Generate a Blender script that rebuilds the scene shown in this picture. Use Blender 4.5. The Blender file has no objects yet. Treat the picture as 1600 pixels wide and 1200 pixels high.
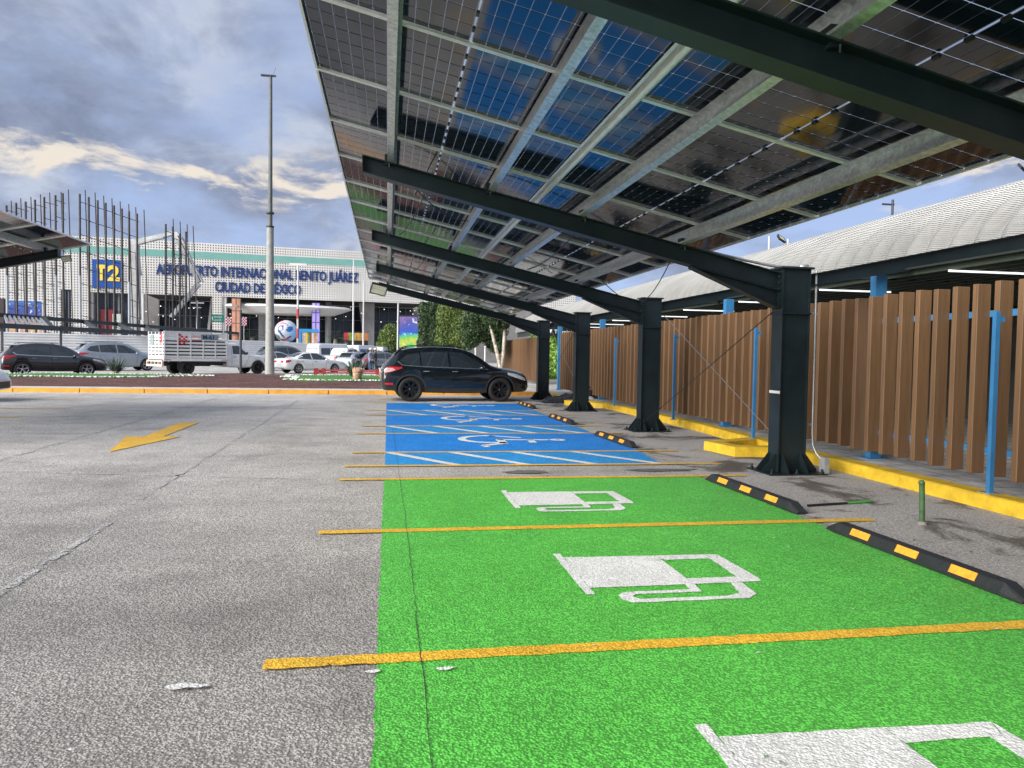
import bpy, math, random
from mathutils import Vector, Matrix, noise
from mathutils.geometry import tessellate_polygon
R=math.radians; PI=math.pi
SC=bpy.context.scene; COL=SC.collection
random.seed(7)
# ---------------------------------------------------------------- camera
FPX,YAW,PITCH,ROLL,CH=1158.8,.1666,-.0384,.0160,1.45
_f=Vector((math.sin(YAW)*math.cos(PITCH),math.cos(YAW)*math.cos(PITCH),math.sin(PITCH)))
_r=Vector((math.cos(YAW),-math.sin(YAW),0)); _u=_r.cross(_f)
CR=math.cos(ROLL)*_r+math.sin(ROLL)*_u; CU=-math.sin(ROLL)*_r+math.cos(ROLL)*_u; CF=_f
cd=bpy.data.cameras.new('camera'); cam=bpy.data.objects.new('camera',cd); COL.objects.link(cam)
cd.sensor_width=36; cd.lens=36*FPX/1600; cd.clip_end=3000; cd.clip_start=.05
m=Matrix((CR,CU,-CF)).transposed().to_4x4(); m.translation=(0,0,CH); cam.matrix_world=m
SC.camera=cam
CC=Vector((0,0,CH))
def ray(x,y): return (CF+(x-800)/FPX*CR+(600-y)/FPX*CU)
def gpt(x,y,z=0.): d=ray(x,y); return CC+d*((z-CH)/d.z)
def atD(x,y,D): return CC+ray(x,y)*D          # point D metres ahead of the lens plane
# ---------------------------------------------------------------- world, sun, exposure
SUN_EL,SUN_AZ=R(25),R(-120)      # azimuth measured from +Y towards +X
w=bpy.data.worlds.new('World'); SC.world=w; w.use_nodes=True; nt=w.node_tree; nt.nodes.clear()
def N(t,ty,**k):
    n=t.nodes.new(ty)
    for a,b in k.items(): setattr(n,a,b)
    return n
def setin(n,**k):
    for a,b in k.items(): n.inputs[a.replace('_',' ')].default_value=b
def mth(t,op,a,b=None,c=None,clamp=False):
    n=t.nodes.new('ShaderNodeMath'); n.operation=op; n.use_clamp=clamp
    for i,v in enumerate((a,b,c)):
        if v is None: continue
        if hasattr(v,'is_output') or hasattr(v,'links'): t.links.new(v,n.inputs[i])
        else: n.inputs[i].default_value=v
    return n.outputs[0]
def ramp(t,fac,stops,interp='LINEAR'):
    n=t.nodes.new('ShaderNodeValToRGB'); cr=n.color_ramp; cr.interpolation=interp
    while len(cr.elements)<len(stops): cr.elements.new(.5)
    for e,(p,c) in zip(cr.elements,stops):
        e.position=p; e.color=(c,c,c,1) if isinstance(c,(int,float)) else (*c,1)
    t.links.new(fac,n.inputs[0]); return n.outputs[0]
def mixc(t,f,a,b,bt='MIX'):
    n=t.nodes.new('ShaderNodeMix'); n.data_type='RGBA'; n.blend_type=bt
    for s,v in ((n.inputs[0],f),(n.inputs[6],a),(n.inputs[7],b)):
        if hasattr(v,'links'): t.links.new(v,s)
        elif isinstance(v,(int,float)): s.default_value=v
        else: s.default_value=(*v,1)
    return n.outputs[2]
sky=N(nt,'ShaderNodeTexSky',sky_type='NISHITA',sun_disc=False,sun_elevation=SUN_EL,sun_rotation=SUN_AZ,altitude=2200,air_density=1.0,dust_density=1.5)
tc=N(nt,'ShaderNodeTexCoord'); sx=N(nt,'ShaderNodeSeparateXYZ'); nt.links.new(tc.outputs['Generated'],sx.inputs[0])
zz=mth(nt,'ADD',mth(nt,'MAXIMUM',sx.outputs[2],0.0),.42)
cx=N(nt,'ShaderNodeCombineXYZ'); nt.links.new(mth(nt,'DIVIDE',sx.outputs[0],zz),cx.inputs[0]); nt.links.new(mth(nt,'DIVIDE',sx.outputs[1],zz),cx.inputs[1])
n1=N(nt,'ShaderNodeTexNoise'); setin(n1,Scale=2.6,Detail=12,Roughness=.56,Distortion=.25); nt.links.new(cx.outputs[0],n1.inputs['Vector'])
mp=N(nt,'ShaderNodeMapping'); mp.inputs['Location'].default_value=(3.7,1.9,0); nt.links.new(cx.outputs[0],mp.inputs[0])
n2=N(nt,'ShaderNodeTexNoise'); setin(n2,Scale=4.2,Detail=12,Roughness=.60,Distortion=.3); nt.links.new(mp.outputs[0],n2.inputs['Vector'])
mask=ramp(nt,n1.outputs[0],[(.38,0.),(.56,1.)])
shade=ramp(nt,n2.outputs[0],[(.34,(1.25,1.52,2.2)),(.48,(1.75,2.05,2.85)),(.62,(2.9,3.25,4.0))])
skyb=mixc(nt,1.0,sky.outputs[0],(.62,.72,.95),'MULTIPLY')
skyp=mixc(nt,.8,skyb,(2.45,3.0,4.3))
base=mixc(nt,mask,skyp,shade)
# warm break in the cloud deck low over the horizon
el=ramp(nt,sx.outputs[2],[(.165,0.),(.19,1.),(.222,1.),(.262,0.)])
mp3=N(nt,'ShaderNodeMapping'); mp3.inputs['Scale'].default_value=(5.5,5.5,17); mp3.inputs['Location'].default_value=(1.3,.4,2.2); nt.links.new(tc.outputs['Generated'],mp3.inputs[0])
n3=N(nt,'ShaderNodeTexNoise'); setin(n3,Scale=1.3,Detail=9,Roughness=.62,Distortion=.35); nt.links.new(mp3.outputs[0],n3.inputs['Vector'])
brk=ramp(nt,n3.outputs[0],[(.505,0.),(.60,1.)])
warm=mth(nt,'MULTIPLY',el,brk)
base=mixc(nt,warm,base,(4.7,4.3,3.8))
bg=N(nt,'ShaderNodeBackground'); bg.inputs[1].default_value=.10; nt.links.new(base,bg.inputs[0])
wo=N(nt,'ShaderNodeOutputWorld'); nt.links.new(bg.outputs[0],wo.inputs[0])
sd=bpy.data.lights.new('sun','SUN'); sd.energy=4.2; sd.angle=R(52); sd.color=(1,.96,.9)
so=bpy.data.objects.new('sun',sd); COL.objects.link(so)
sdir=Vector((math.sin(SUN_AZ)*math.cos(SUN_EL),math.cos(SUN_AZ)*math.cos(SUN_EL),math.sin(SUN_EL)))
so.rotation_euler=(-sdir).to_track_quat('-Z','Y').to_euler()
SC.view_settings.view_transform='Standard'; SC.view_settings.look='None'; SC.view_settings.exposure=.9; SC.view_settings.gamma=1
# ---------------------------------------------------------------- materials
MATS={}
def sr(*c): return tuple(((v/255)/12.92 if v/255<=.04045 else ((v/255+.055)/1.055)**2.4) for v in c)
def mat(name,col,rough=.5,metal=0.,var=.08,vs=6.,bump=0.,bs=80.,emit=None,es=1.,coat=0.,ior=None,spec=None):
    if name in MATS: return MATS[name]
    m=bpy.data.materials.new(name); m.use_nodes=True; t=m.node_tree; p=t.nodes['Principled BSDF']
    p.inputs['Roughness'].default_value=rough; p.inputs['Metallic'].default_value=metal
    if coat: p.inputs['Coat Weight'].default_value=coat; p.inputs['Coat Roughness'].default_value=.04
    if ior: p.inputs['IOR'].default_value=ior
    if spec is not None: p.inputs['Specular IOR Level'].default_value=spec
    tc=t.nodes.new('ShaderNodeTexCoord')
    nz=t.nodes.new('ShaderNodeTexNoise'); setin(nz,Scale=vs,Detail=6,Roughness=.65); t.links.new(tc.outputs['Object'],nz.inputs['Vector'])
    lo=tuple(c*(1-var*2.2) for c in col); hi=tuple(min(1,c*(1+var*2.2)) for c in col)
    c=ramp(t,nz.outputs[0],[(.3,lo),(.7,hi)]); t.links.new(c,p.inputs['Base Color'])
    if bump:
        nb=t.nodes.new('ShaderNodeTexNoise'); setin(nb,Scale=bs,Detail=4); t.links.new(tc.outputs['Object'],nb.inputs['Vector'])
        b=t.nodes.new('ShaderNodeBump'); b.inputs['Strength'].default_value=min(1,bump); b.inputs['Distance'].default_value=.01
        t.links.new(nb.outputs[0],b.inputs['Height']); t.links.new(b.outputs[0],p.inputs['Normal'])
    if emit: p.inputs['Emission Color'].default_value=(*emit,1); p.inputs['Emission Strength'].default_value=es
    MATS[name]=m; return m
def asphalt_mat(name,col,kind='asphalt',pk=.55,wear=0):
    m=bpy.data.materials.new(name); m.use_nodes=True; t=m.node_tree; p=t.nodes['Principled BSDF']
    g=t.nodes.new('ShaderNodeNewGeometry'); P=g.outputs['Position']
    def nz(s,d=4,r=.6,dist=0.):
        n=t.nodes.new('ShaderNodeTexNoise'); setin(n,Scale=s,Detail=d,Roughness=r,Distortion=dist); t.links.new(P,n.inputs['Vector']); return n.outputs[0]
    v=t.nodes.new('ShaderNodeTexVoronoi'); v.feature='F1'; setin(v,Scale=78.,Randomness=1.); t.links.new(P,v.inputs['Vector'])
    a=nz(95,3,.6); b=nz(34,3,.6); v2=t.nodes.new('ShaderNodeTexVoronoi'); v2.feature='F1'; setin(v2,Scale=115.); t.links.new(P,v2.inputs['Vector'])
    h=mth(t,'ADD',mth(t,'MULTIPLY',v.outputs['Distance'],-1.1),mth(t,'ADD',mth(t,'MULTIPLY',b,1.3),mth(t,'MULTIPLY',v2.outputs['Distance'],-.5)))
    pits=ramp(t,mth(t,'ADD',h,.3),[(.10,1.),(.25,0.)])          # deep pits between stones
    if kind=='asphalt':
        big=nz(.23,5,.6,.6); mid=nz(1.7,5,.65,.3)
        c=ramp(t,mth(t,'ADD',mth(t,'MULTIPLY',big,.6),mth(t,'MULTIPLY',mid,.4)),[(.38,tuple(k*.70 for k in col)),(.48,tuple(k*.97 for k in col)),(.60,tuple(k*1.2 for k in col))])
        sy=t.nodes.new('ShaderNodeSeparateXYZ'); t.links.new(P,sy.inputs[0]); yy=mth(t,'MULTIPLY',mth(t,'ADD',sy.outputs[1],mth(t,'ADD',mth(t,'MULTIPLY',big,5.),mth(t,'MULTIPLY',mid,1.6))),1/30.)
        c=mixc(t,1.,c,ramp(t,yy,[(.16,.90),(.27,.86),(.33,1.07),(.5,1.22),(.8,1.45)]),'MULTIPLY')   # worn tone bands; far end's colour lifted to offset the neighbour canopy's shadow
        st=ramp(t,v.outputs['Color'],[(0.,.86),(1.,1.12)])
        c=mixc(t,1.,c,st,'MULTIPLY')
        # streaky tyre wear across the aisle
        mp=t.nodes.new('ShaderNodeMapping'); mp.inputs['Scale'].default_value=(.22,1.5,1); t.links.new(P,mp.inputs[0])
        n=t.nodes.new('ShaderNodeTexNoise'); setin(n,Scale=.9,Detail=6,Roughness=.6,Distortion=.5); t.links.new(mp.outputs[0],n.inputs['Vector'])
        s=ramp(t,n.outputs[0],[(.34,.88),(.5,1.),(.7,1.06)]); c=mixc(t,1.,c,s,'MULTIPLY')
        c=mixc(t,mth(t,'MULTIPLY',pits,.62),c,tuple(k*.2 for k in col))
        rough=.92
    elif kind=='dirt':
        big=nz(.9,6,.62,.5); c=ramp(t,big,[(.36,(.13,.11,.09)),(.42,(.20,.175,.15)),(.47,col),(.72,tuple(k*1.2 for k in col))])
        sp=ramp(t,nz(40,3,.7),[(.36,.6),(.55,1.),(.75,1.35)]); c=mixc(t,1.,c,sp,'MULTIPLY')
        pv=t.nodes.new('ShaderNodeTexVoronoi'); setin(pv,Scale=26.); t.links.new(P,pv.inputs['Vector'])
        pb=ramp(t,pv.outputs['Distance'],[(.06,1.),(.10,0.)]); c=mixc(t,mth(t,'MULTIPLY',pb,.6),c,(.42,.39,.35)); rough=.95
    else:
        w=nz(2.2,6,.65,.3); f=ramp(t,w,[(.3,.86),(.7,1.1)])
        c=mixc(t,1.,col,f,'MULTIPLY')
        f2=ramp(t,v.outputs['Color'],[(0.,.82),(1.,1.12)]); c=mixc(t,1.,c,f2,'MULTIPLY')
        c=mixc(t,mth(t,'MULTIPLY',pits,pk),c,tuple(k*.16 for k in col))
        dirt=ramp(t,nz(9,6,.7,.2),[(.66,0.),(.78,.45)]); c=mixc(t,dirt,c,tuple(k*.45+.03 for k in col))
        rough=.6
    t.links.new(c,p.inputs['Base Color']); p.inputs['Roughness'].default_value=rough; p.inputs['Specular IOR Level'].default_value=.3
    bn=t.nodes.new('ShaderNodeBump'); bn.inputs['Strength'].default_value=1.; bn.inputs['Distance'].default_value={'asphalt':.0036,'paint':.0030,'dirt':.007}[kind]
    t.links.new(h,bn.inputs['Height']); t.links.new(bn.outputs[0],p.inputs['Normal'])
    if wear:
        wn=nz(26,6,.75,.3); wf=ramp(t,mth(t,'ADD',mth(t,'MULTIPLY',wn,.6),mth(t,'MULTIPLY',nz(2.3,3,.5),.4)),[(wear-.03,0.),(wear+.03,1.)])
        tb=t.nodes.new('ShaderNodeBsdfTransparent'); mx=t.nodes.new('ShaderNodeMixShader'); t.links.new(wf,mx.inputs[0]); t.links.new(tb.outputs[0],mx.inputs[1]); t.links.new(p.outputs[0],mx.inputs[2])
        o=[n_ for n_ in t.nodes if n_.type=='OUTPUT_MATERIAL'][0]; t.links.new(mx.outputs[0],o.inputs[0])
    MATS[name]=m; return m
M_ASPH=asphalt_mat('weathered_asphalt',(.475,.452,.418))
M_DIRT=asphalt_mat('loose_gravel_dirt',(.46,.43,.39),'dirt')
M_GREEN=asphalt_mat('green_paint',(.14,.64,.09),'paint')
M_BLUE=asphalt_mat('blue_paint',(.022,.31,.92),'paint')
M_BLUE2=asphalt_mat('lighter_blue_paint',(.035,.38,.88),'paint')
M_WHITE=asphalt_mat('white_road_paint',(.84,.84,.81),'paint',.28,.375)
M_YEL=asphalt_mat('yellow_road_paint',(.95,.55,.05),'paint',.4,.375)
M_FADE=asphalt_mat('faded_white_paint',(.62,.61,.59),'paint',.5,.50)
M_KERB=mat('yellow_kerb_paint',(.70,.45,.025),.6,var=.12,vs=5,bump=.5,bs=60)
M_KERBO=mat('orange_kerb_paint',(.76,.35,.04),.6,var=.12,vs=3,bump=.5,bs=60)
M_CONC=mat('pale_concrete',(.52,.50,.46),.85,var=.12,vs=3,bump=.5,bs=40)
M_STEEL=mat('dark_blue_painted_steel',(.008,.016,.019),.42,var=.15,vs=3,bump=.1,bs=14,spec=.4)
M_GALV=mat('galvanised_steel',(.60,.62,.61),.34,.75,var=.16,vs=22)
M_ALU=mat('anodised_aluminium',(.82,.83,.80),.34,.5,var=.05)
M_BLACK=mat('black_plastic',(.012,.012,.013),.45)
M_RUB=mat('black_rubber',(.014,.016,.017),.6,var=.15,vs=20,bump=.3,bs=90)
M_REFL=mat('orange_reflective_tape',(.85,.34,.03),.35,var=.12,vs=25,bump=.2,bs=300)
M_BLUEP=mat('blue_post_paint',(.035,.17,.36),.42,var=.08,vs=3)
M_TUBE=mat('lamp_tube',(.9,.9,.9),.4,emit=(.95,1,1),es=.7)
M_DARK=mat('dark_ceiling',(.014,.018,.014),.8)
M_CABLE=mat('black_cable',(.01,.01,.01),.6)
# ---------------------------------------------------------------- mesh helper
class MB:
    def __init__(s): s.v=[]; s.f=[]; s.m=[]; s.sm=[]
    def add(s,vs,fs,mi=0,smooth=False):
        o=len(s.v); s.v+=[tuple(v) for v in vs]; s.f+=[tuple(i+o for i in f) for f in fs]; s.m+=[mi]*len(fs); s.sm+=[smooth]*len(fs); return s
    def box(s,x0,x1,y0,y1,z0,z1,mi=0):
        v=[(x,y,z) for x in (x0,x1) for y in (y0,y1) for z in (z0,z1)]
        return s.add(v,[(0,1,3,2),(4,6,7,5),(0,4,5,1),(2,3,7,6),(0,2,6,4),(1,5,7,3)],mi)
    def hexa(s,v,mi=0):   # v: 8 points, bottom 4 ccw, top 4 ccw
        return s.add(v,[(3,2,1,0),(4,5,6,7),(0,1,5,4),(1,2,6,5),(2,3,7,6),(3,0,4,7)],mi)
    def bar(s,p,q,w,h,mi=0,up=(0,0,1)):
        p=Vector(p); q=Vector(q); d=(q-p).normalized(); up=Vector(up)
        if abs(d.dot(up))>.98: up=Vector((1,0,0))
        a=d.cross(up).normalized()*w/2; b=a.cross(d).normalized()*h/2
        return s.hexa([p-a-b,p+a-b,p+a+b,p-a+b,q-a-b,q+a-b,q+a+b,q-a+b],mi)
    def tube(s,pts,r,n=10,mi=0,cap=True):
        pts=[Vector(p) for p in pts]; rs=r if isinstance(r,(list,tuple)) else [r]*len(pts)
        vs=[];fs=[]; prev=None
        for i,p in enumerate(pts):
            d=(pts[min(i+1,len(pts)-1)]-pts[max(i-1,0)]).normalized()
            if prev is None:
                a=d.cross(Vector((0,0,1)))
                if a.length<.1: a=d.cross(Vector((1,0,0)))
            else: a=prev-d*prev.dot(d)
            a.normalize(); prev=a; b=d.cross(a)
            for k in range(n):
                t=2*PI*k/n; vs.append(p+a*math.cos(t)*rs[i]+b*math.sin(t)*rs[i])
        for i in range(len(pts)-1):
            for k in range(n):
                k2=(k+1)%n; fs.append((i*n+k,(i+1)*n+k,(i+1)*n+k2,i*n+k2))
        s.add(vs,fs,mi,True)
        if cap:
            s.add(vs[:n],[tuple(range(n))],mi); s.add(vs[-n:],[tuple(range(n))[::-1]],mi)
        return s
    def lathe(s,prof,axis='y',n=28,mi=0,c=(0,0,0),smooth=True):
        vs=[];fs=[]
        for r,a in prof:
            for k in range(n):
                t=2*PI*k/n; x,z=r*math.cos(t),r*math.sin(t)
                vs.append((c[0]+x,c[1]+a,c[2]+z) if axis=='y' else (c[0]+x,c[1]+z,c[2]+a) if axis=='z' else (c[0]+a,c[1]+x,c[2]+z))
        for i in range(len(prof)-1):
            for k in range(n):
                k2=(k+1)%n; fs.append((i*n+k,i*n+k2,(i+1)*n+k2,(i+1)*n+k))
        return s.add(vs,fs,mi,smooth)
    def prism(s,poly,z0,z1,mi=0,tf=None):
        """poly list of (x,y); extruded z0..z1; tf maps (x,y,z)->world"""
        n=len(poly); tf=tf or (lambda a:a)
        tri=tessellate_polygon([[Vector((x,y,0)) for x,y in poly]])
        vs=[tf(Vector((x,y,z0))) for x,y in poly]+[tf(Vector((x,y,z1))) for x,y in poly]
        fs=[tuple(t)[::-1] for t in tri]+[tuple(i+n for i in t) for t in tri]+[(i,(i+1)%n,(i+1)%n+n,i+n) for i in range(n)]
        return s.add(vs,fs,mi)
    def flat(s,poly,z,mi=0,jit=0.,step=.06):
        pts=[]
        n=len(poly)
        for i in range(n):
            a=Vector(poly[i]); b=Vector(poly[(i+1)%n]); L=(b-a).length; k=max(1,int(L/step)) if jit else 1
            for j in range(k):
                p=a.lerp(b,j/k)
                if jit and j: p=p+Vector((random.uniform(-jit,jit),random.uniform(-jit,jit)))
                pts.append(p)
        tri=tessellate_polygon([[Vector((p.x,p.y,0)) for p in pts]])
        out=[]
        for t in tri:
            a,b,c=[pts[i] for i in t]
            out.append(t if (b-a).cross(c-a)>0 else (t[0],t[2],t[1]))
        return s.add([(p.x,p.y,z) for p in pts],out,mi)
    def build(s,name,mats,parent=None,loc=None,local=False):
        me=bpy.data.meshes.new(name); off=Vector((0,0,0))
        if loc is not None: off=Vector(loc)
        elif parent is not None and not local: off=parent.matrix_world.translation if not parent.parent else (parent.location+parent.parent.location)
        me.from_pydata([tuple(Vector(v)-off) for v in s.v] if (off.length>0) else s.v,[],s.f)
        for mm in (mats if isinstance(mats,(list,tuple)) else [mats]): me.materials.append(mm)
        me.polygons.foreach_set('material_index',s.m); me.polygons.foreach_set('use_smooth',s.sm)
        me.update(); o=bpy.data.objects.new(name,me); COL.objects.link(o)
        if parent is not None: o.parent=parent
        if loc is not None and parent is None: o.location=off
        return o
def fix(o):   # consistent outward normals
    import bmesh
    b=bmesh.new(); b.from_mesh(o.data); bmesh.ops.remove_doubles(b,verts=b.verts,dist=1e-5); bmesh.ops.recalc_face_normals(b,faces=b.faces); b.to_mesh(o.data); b.free(); return o
def tag(o,label=None,cat=None,group=None,kind=None):
    if label: o['label']=label
    if cat: o['category']=cat
    if group: o['group']=group
    if kind: o['kind']=kind
    return o
def empty(name,loc,rz=0,**k):
    o=bpy.data.objects.new(name,None); COL.objects.link(o); o.location=loc; o.rotation_euler=(0,0,rz); o.empty_display_size=.2
    o.matrix_world=Matrix.Translation(loc)@Matrix.Rotation(rz,4,'Z'); tag(o,**k); return o
KIDS={}
def copy_tree(o,parent=None,**k):
    c=o.copy(); COL.objects.link(c)
    if parent is not None: c.parent=parent
    for ch in [x for x in bpy.data.objects if x.parent==o]: copy_tree(ch,c)
    if parent is None:
        for p in ('label','group'):
            if p in k: c[p]=k[p]
    return c
def struct(name,mb,m,**k):
    o=mb.build(name,m); o['kind']='structure'; return o
# ================================================================ GROUND
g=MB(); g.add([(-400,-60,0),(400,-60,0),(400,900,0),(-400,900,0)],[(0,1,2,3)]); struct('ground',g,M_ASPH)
def rect(x0,x1,y0,y1): return [(x0,y0),(x1,y0),(x1,y1),(x0,y1)]
# dusty strip between wheel stops and kerb
g=MB(); 
pts=[(3.86+.05*math.sin(i*1.3)+random.uniform(-.05,.05),-6+i*.35) for i in range(93)]
g.flat(pts[::1]+[(6.0,26.4),(6.0,-6)],.004); struct('gravel_verge',g,M_DIRT)
# painted bays
L1,L2,L3,L4,L5,L6,L7,L8,L9,L10=3.50,6.06,8.58,9.60,10.92,13.50,14.92,17.6,19.1,21.9
g=MB(); g.flat([(-.05,-4.2),(3.72,-4.2),(3.78,L3),(-.03,L3)],.008,jit=.008,step=.05); struct('green_bay_paint',g,M_GREEN)
g=MB()
for a,b in ((L5,L6),(L7,L8),(L9,L10)): g.flat([(-.02,a),(3.84,a),(3.84,b),(-.02,b)],.008,0,jit=.006,step=.08)
for a,b in ((L4,L5),(L6,L7),(L8,L9)):
    e=3.70 if a==L4 else 3.84
    g.flat([(-.02,a),(e,a),(3.84,b),(-.02,b)],.008,1,jit=.006,step=.08)
struct('blue_bay_paint',g,[M_BLUE,M_BLUE2])
# white hatching in the access aisles
g=MB()
for a,b in ((L4,L5),(L6,L7),(L8,L9)):
    for k in range(4):
        x0=-.01+k*.915; x1=x0+.93
        g.flat([(x0-.06,b),(x0+.10,b),(min(3.84,x1+.08),a),(x1-.08,a)],.012,jit=.004)
struct('white_hatch_lines',g,M_WHITE)
g=MB()
for y,x0,x1,dy in ((L1-2.56,-.56,4.4,0),(L1,-.55,4.4,.02),(L2,-.53,4.37,0),(L3,-.53,4.39,-.04),(L4,-.53,4.53,-.05),(L5,-.5,4.46,0),(L6,-.56,4.4,0),(L7,-.5,4.47,0),(L8,-.5,4.5,0),(L9,-.5,4.5,0),(L10+.05,-.5,4.2,0)):
    g.flat([(x0,y-.055),(x1,y-.055+dy),(x1,y+.055+dy),(x0,y+.055)],.0122,jit=.006,step=.05)
for y,x0,x1 in ((16.88,-12,-7.54),(19.27,-12,-7.57),(14.5,-12,-8.6),(23.6,-.5,4.2),(22.6,-14,-8.2)): g.flat(rect(x0,x1,y-.05,y+.05),.0122,jit=.006)
struct('yellow_bay_lines',g,M_YEL)
# charging pump symbols (nozzle side towards the wheel stops)
def pump(yc):
    y0=yc  # top edge (far)
    g=MB(); z=.0125
    def F(p): g.flat([(a,y0+b) for a,b in p],z,jit=.004,step=.04)
    F([(1.20,.10),(1.255,.10),(1.255,-.82),(1.20,-.82)])
    F([(1.257,0),(1.94,-.02),(1.94,-.70),(1.257,-.70)])
    F([(1.942,-.02),(2.40,-.04),(2.36,-.14),(1.942,-.14)])
    F([(1.942,-.58),(2.29,-.58),(2.42,-.64),(2.41,-.69),(1.942,-.70)])
    F([(2.30,-.14),(2.362,-.14),(2.402,-.04),(2.425,-.60),(2.42,-.638),(2.29,-.578)])
    F([(1.88,-.702),(1.945,-.702),(1.93,-.85),(1.50,-.852),(1.49,-.80),(1.87,-.80)])
    F([(1.498,-.80),(1.50,-.852),(1.47,-.89),(1.50,-.94),(1.44,-1.0),(1.395,-.95),(1.39,-.86),(1.43,-.81)])
    F([(1.50,-.94),(2.05,-.945),(2.15,-.90),(2.25,-.93),(2.17,-1.0),(1.44,-1.0)])
    F([(2.15,-.90),(2.19,-.70),(2.265,-.70),(2.25,-.93)])
    return g
for yc in (5.12,7.66,2.60):
    struct('charging_pump_symbol',pump(yc),M_WHITE)
# wheelchair symbols: head towards the wheel stops
def arc(cx,cy,r,a0,a1,w,n=22):
    o=[];i=[]
    for k in range(n+1):
        a=R(a0+(a1-a0)*k/n); o.append((cx+(r+w/2)*math.cos(a),cy+(r+w/2)*math.sin(a))); i.append((cx+(r-w/2)*math.cos(a),cy+(r-w/2)*math.sin(a)))
    return o+i[::-1]
def seg(a,b,w):
    a=Vector(a); b=Vector(b); d=(b-a).normalized(); n=Vector((-d.y,d.x))*w/2
    return [tuple(p) for p in (a-n,b-n,b+n,a+n)]
def chair(y0):
    g=MB(); z=.0125
    def F(p): g.flat([(a,y0+b) for a,b in p],z)
    F(arc(1.78,.12,.52,75,290,.14)); F(arc(2.90,-.03,.09,0,359,.10,16))
    F(seg((2.74,-.03),(1.86,.02),.13)); F(seg((2.42,.0),(2.40,-.42),.12)); F(seg((1.90,.06),(1.90,-.5),.14)); F(seg((1.93,-.46),(1.50,-.80),.13)); F(seg((1.52,-.78),(1.56,-.98),.09))
    F(seg((1.80,.64),(2.32,.30),.10))
    return g
for yc in (12.45,16.6,20.95): struct('wheelchair_symbol',chair(yc),M_WHITE)
g=MB(); g.flat([(-3.85,11.17),(-4.27,13.13),(-3.98,13.12),(-4.08,15.60),(-3.72,15.73),(-3.68,13.12),(-3.40,13.11)],.008,jit=.008); struct('yellow_arrow_marking',g,M_YEL)
# faint old paint lines and tar joints
g=MB()
g.flat([(-4.90,7.5),(-4.80,7.5),(-5.12,24),(-5.22,24)],.006,jit=.010,step=.12)
g.flat([(-2.24,3.0),(-2.17,3.0),(-2.24,6.6),(-2.30,6.6)],.006,jit=.008,step=.1)
g.flat([(-2.38,7.6),(-2.32,7.6),(-2.60,23),(-2.68,23)],.006,jit=.008,step=.12)
g.flat([(-14,14.10),(-14,14.18),(-1,13.42),(-1,13.36)],.006,jit=.012,step=.12)
g.flat([(-12,11.1),(-12,11.17),(-.8,8.7),(-.8,8.64)],.006,jit=.02,step=.2)
g.flat([(-12,17.4),(-12,17.47),(-1,16.6),(-1,16.54)],.006,jit=.02,step=.2)
g.flat([(1.95,8.66),(2.0,8.66),(1.74,9.5),(1.70,9.5)],.0062,jit=.008)
struct('faded_paint_lines',g,M_FADE)
M_CRACK=mat('crack_shadow_gap',(.03,.035,.025),.9)
g=MB(); pts=[]; 
for k in range(260):
    y=-1+k*.06
    x=.17-.0072*max(0,y-6)+.012*noise.noise(Vector((y*1.7,0,0)))+.01*noise.noise(Vector((y*9,3,0)))
    pts.append((x,y,.0018+.0022*abs(noise.noise(Vector((y*3,9,0))))))
g.flat([(x-w_,y) for x,y,w_ in pts]+[(x+w_*.6,y) for x,y,w_ in pts[::-1]],.0128)
g2=[(-2.25-.011*(6.5+.05*k-6.5)+.02*noise.noise(Vector((k*.2,5,1))),6.3+.05*k) for k in range(60)]
struct('pavement_cracks',g,M_CRACK)
# oil and damp stains, paint specks
g=MB()
M_STAIN=mat('dark_oil_stain',(.12,.115,.105),.8,var=.2,vs=9)
def blob(cx,cy,rx,ry,seed):
    return [(cx+rx*math.cos(t)*(1+.55*noise.noise(Vector((math.cos(t)*1.6,math.sin(t)*1.6,seed)))+.15*noise.noise(Vector((math.cos(t)*7,math.sin(t)*7,seed)))),cy+ry*math.sin(t)*(1+.55*noise.noise(Vector((math.cos(t)*1.6,math.sin(t)*1.6,seed+5))))) for t in [2*PI*k/48 for k in range(48)]]
for i,(x,y,rx,ry) in enumerate(((1.75,9.0,.3,.12),(3.5,9.05,.5,.09))):
    g.flat(blob(x,y,rx,ry,i*3.1),.0105)
struct('damp_stains',g,M_STAIN)
g=MB(); random.seed(3)
for k in range(46):
    x,y=random.uniform(-1.6,3.8),random.uniform(2.2,8.5); r=random.uniform(.004,.011)
    g.flat([(x+r*random.uniform(.6,1.6)*math.cos(t),y+r*random.uniform(.5,1)*math.sin(t)) for t in [2*PI*j/7 for j in range(7)]],.0172)
g.flat(blob(-.05,3.35,.035,.014,1),.0172); g.flat(blob(.27,3.34,.04,.02,2),.0172); g.flat(blob(-.85,3.30,.08,.03,4),.0172)
struct('white_paint_specks',g,M_WHITE)
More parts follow.
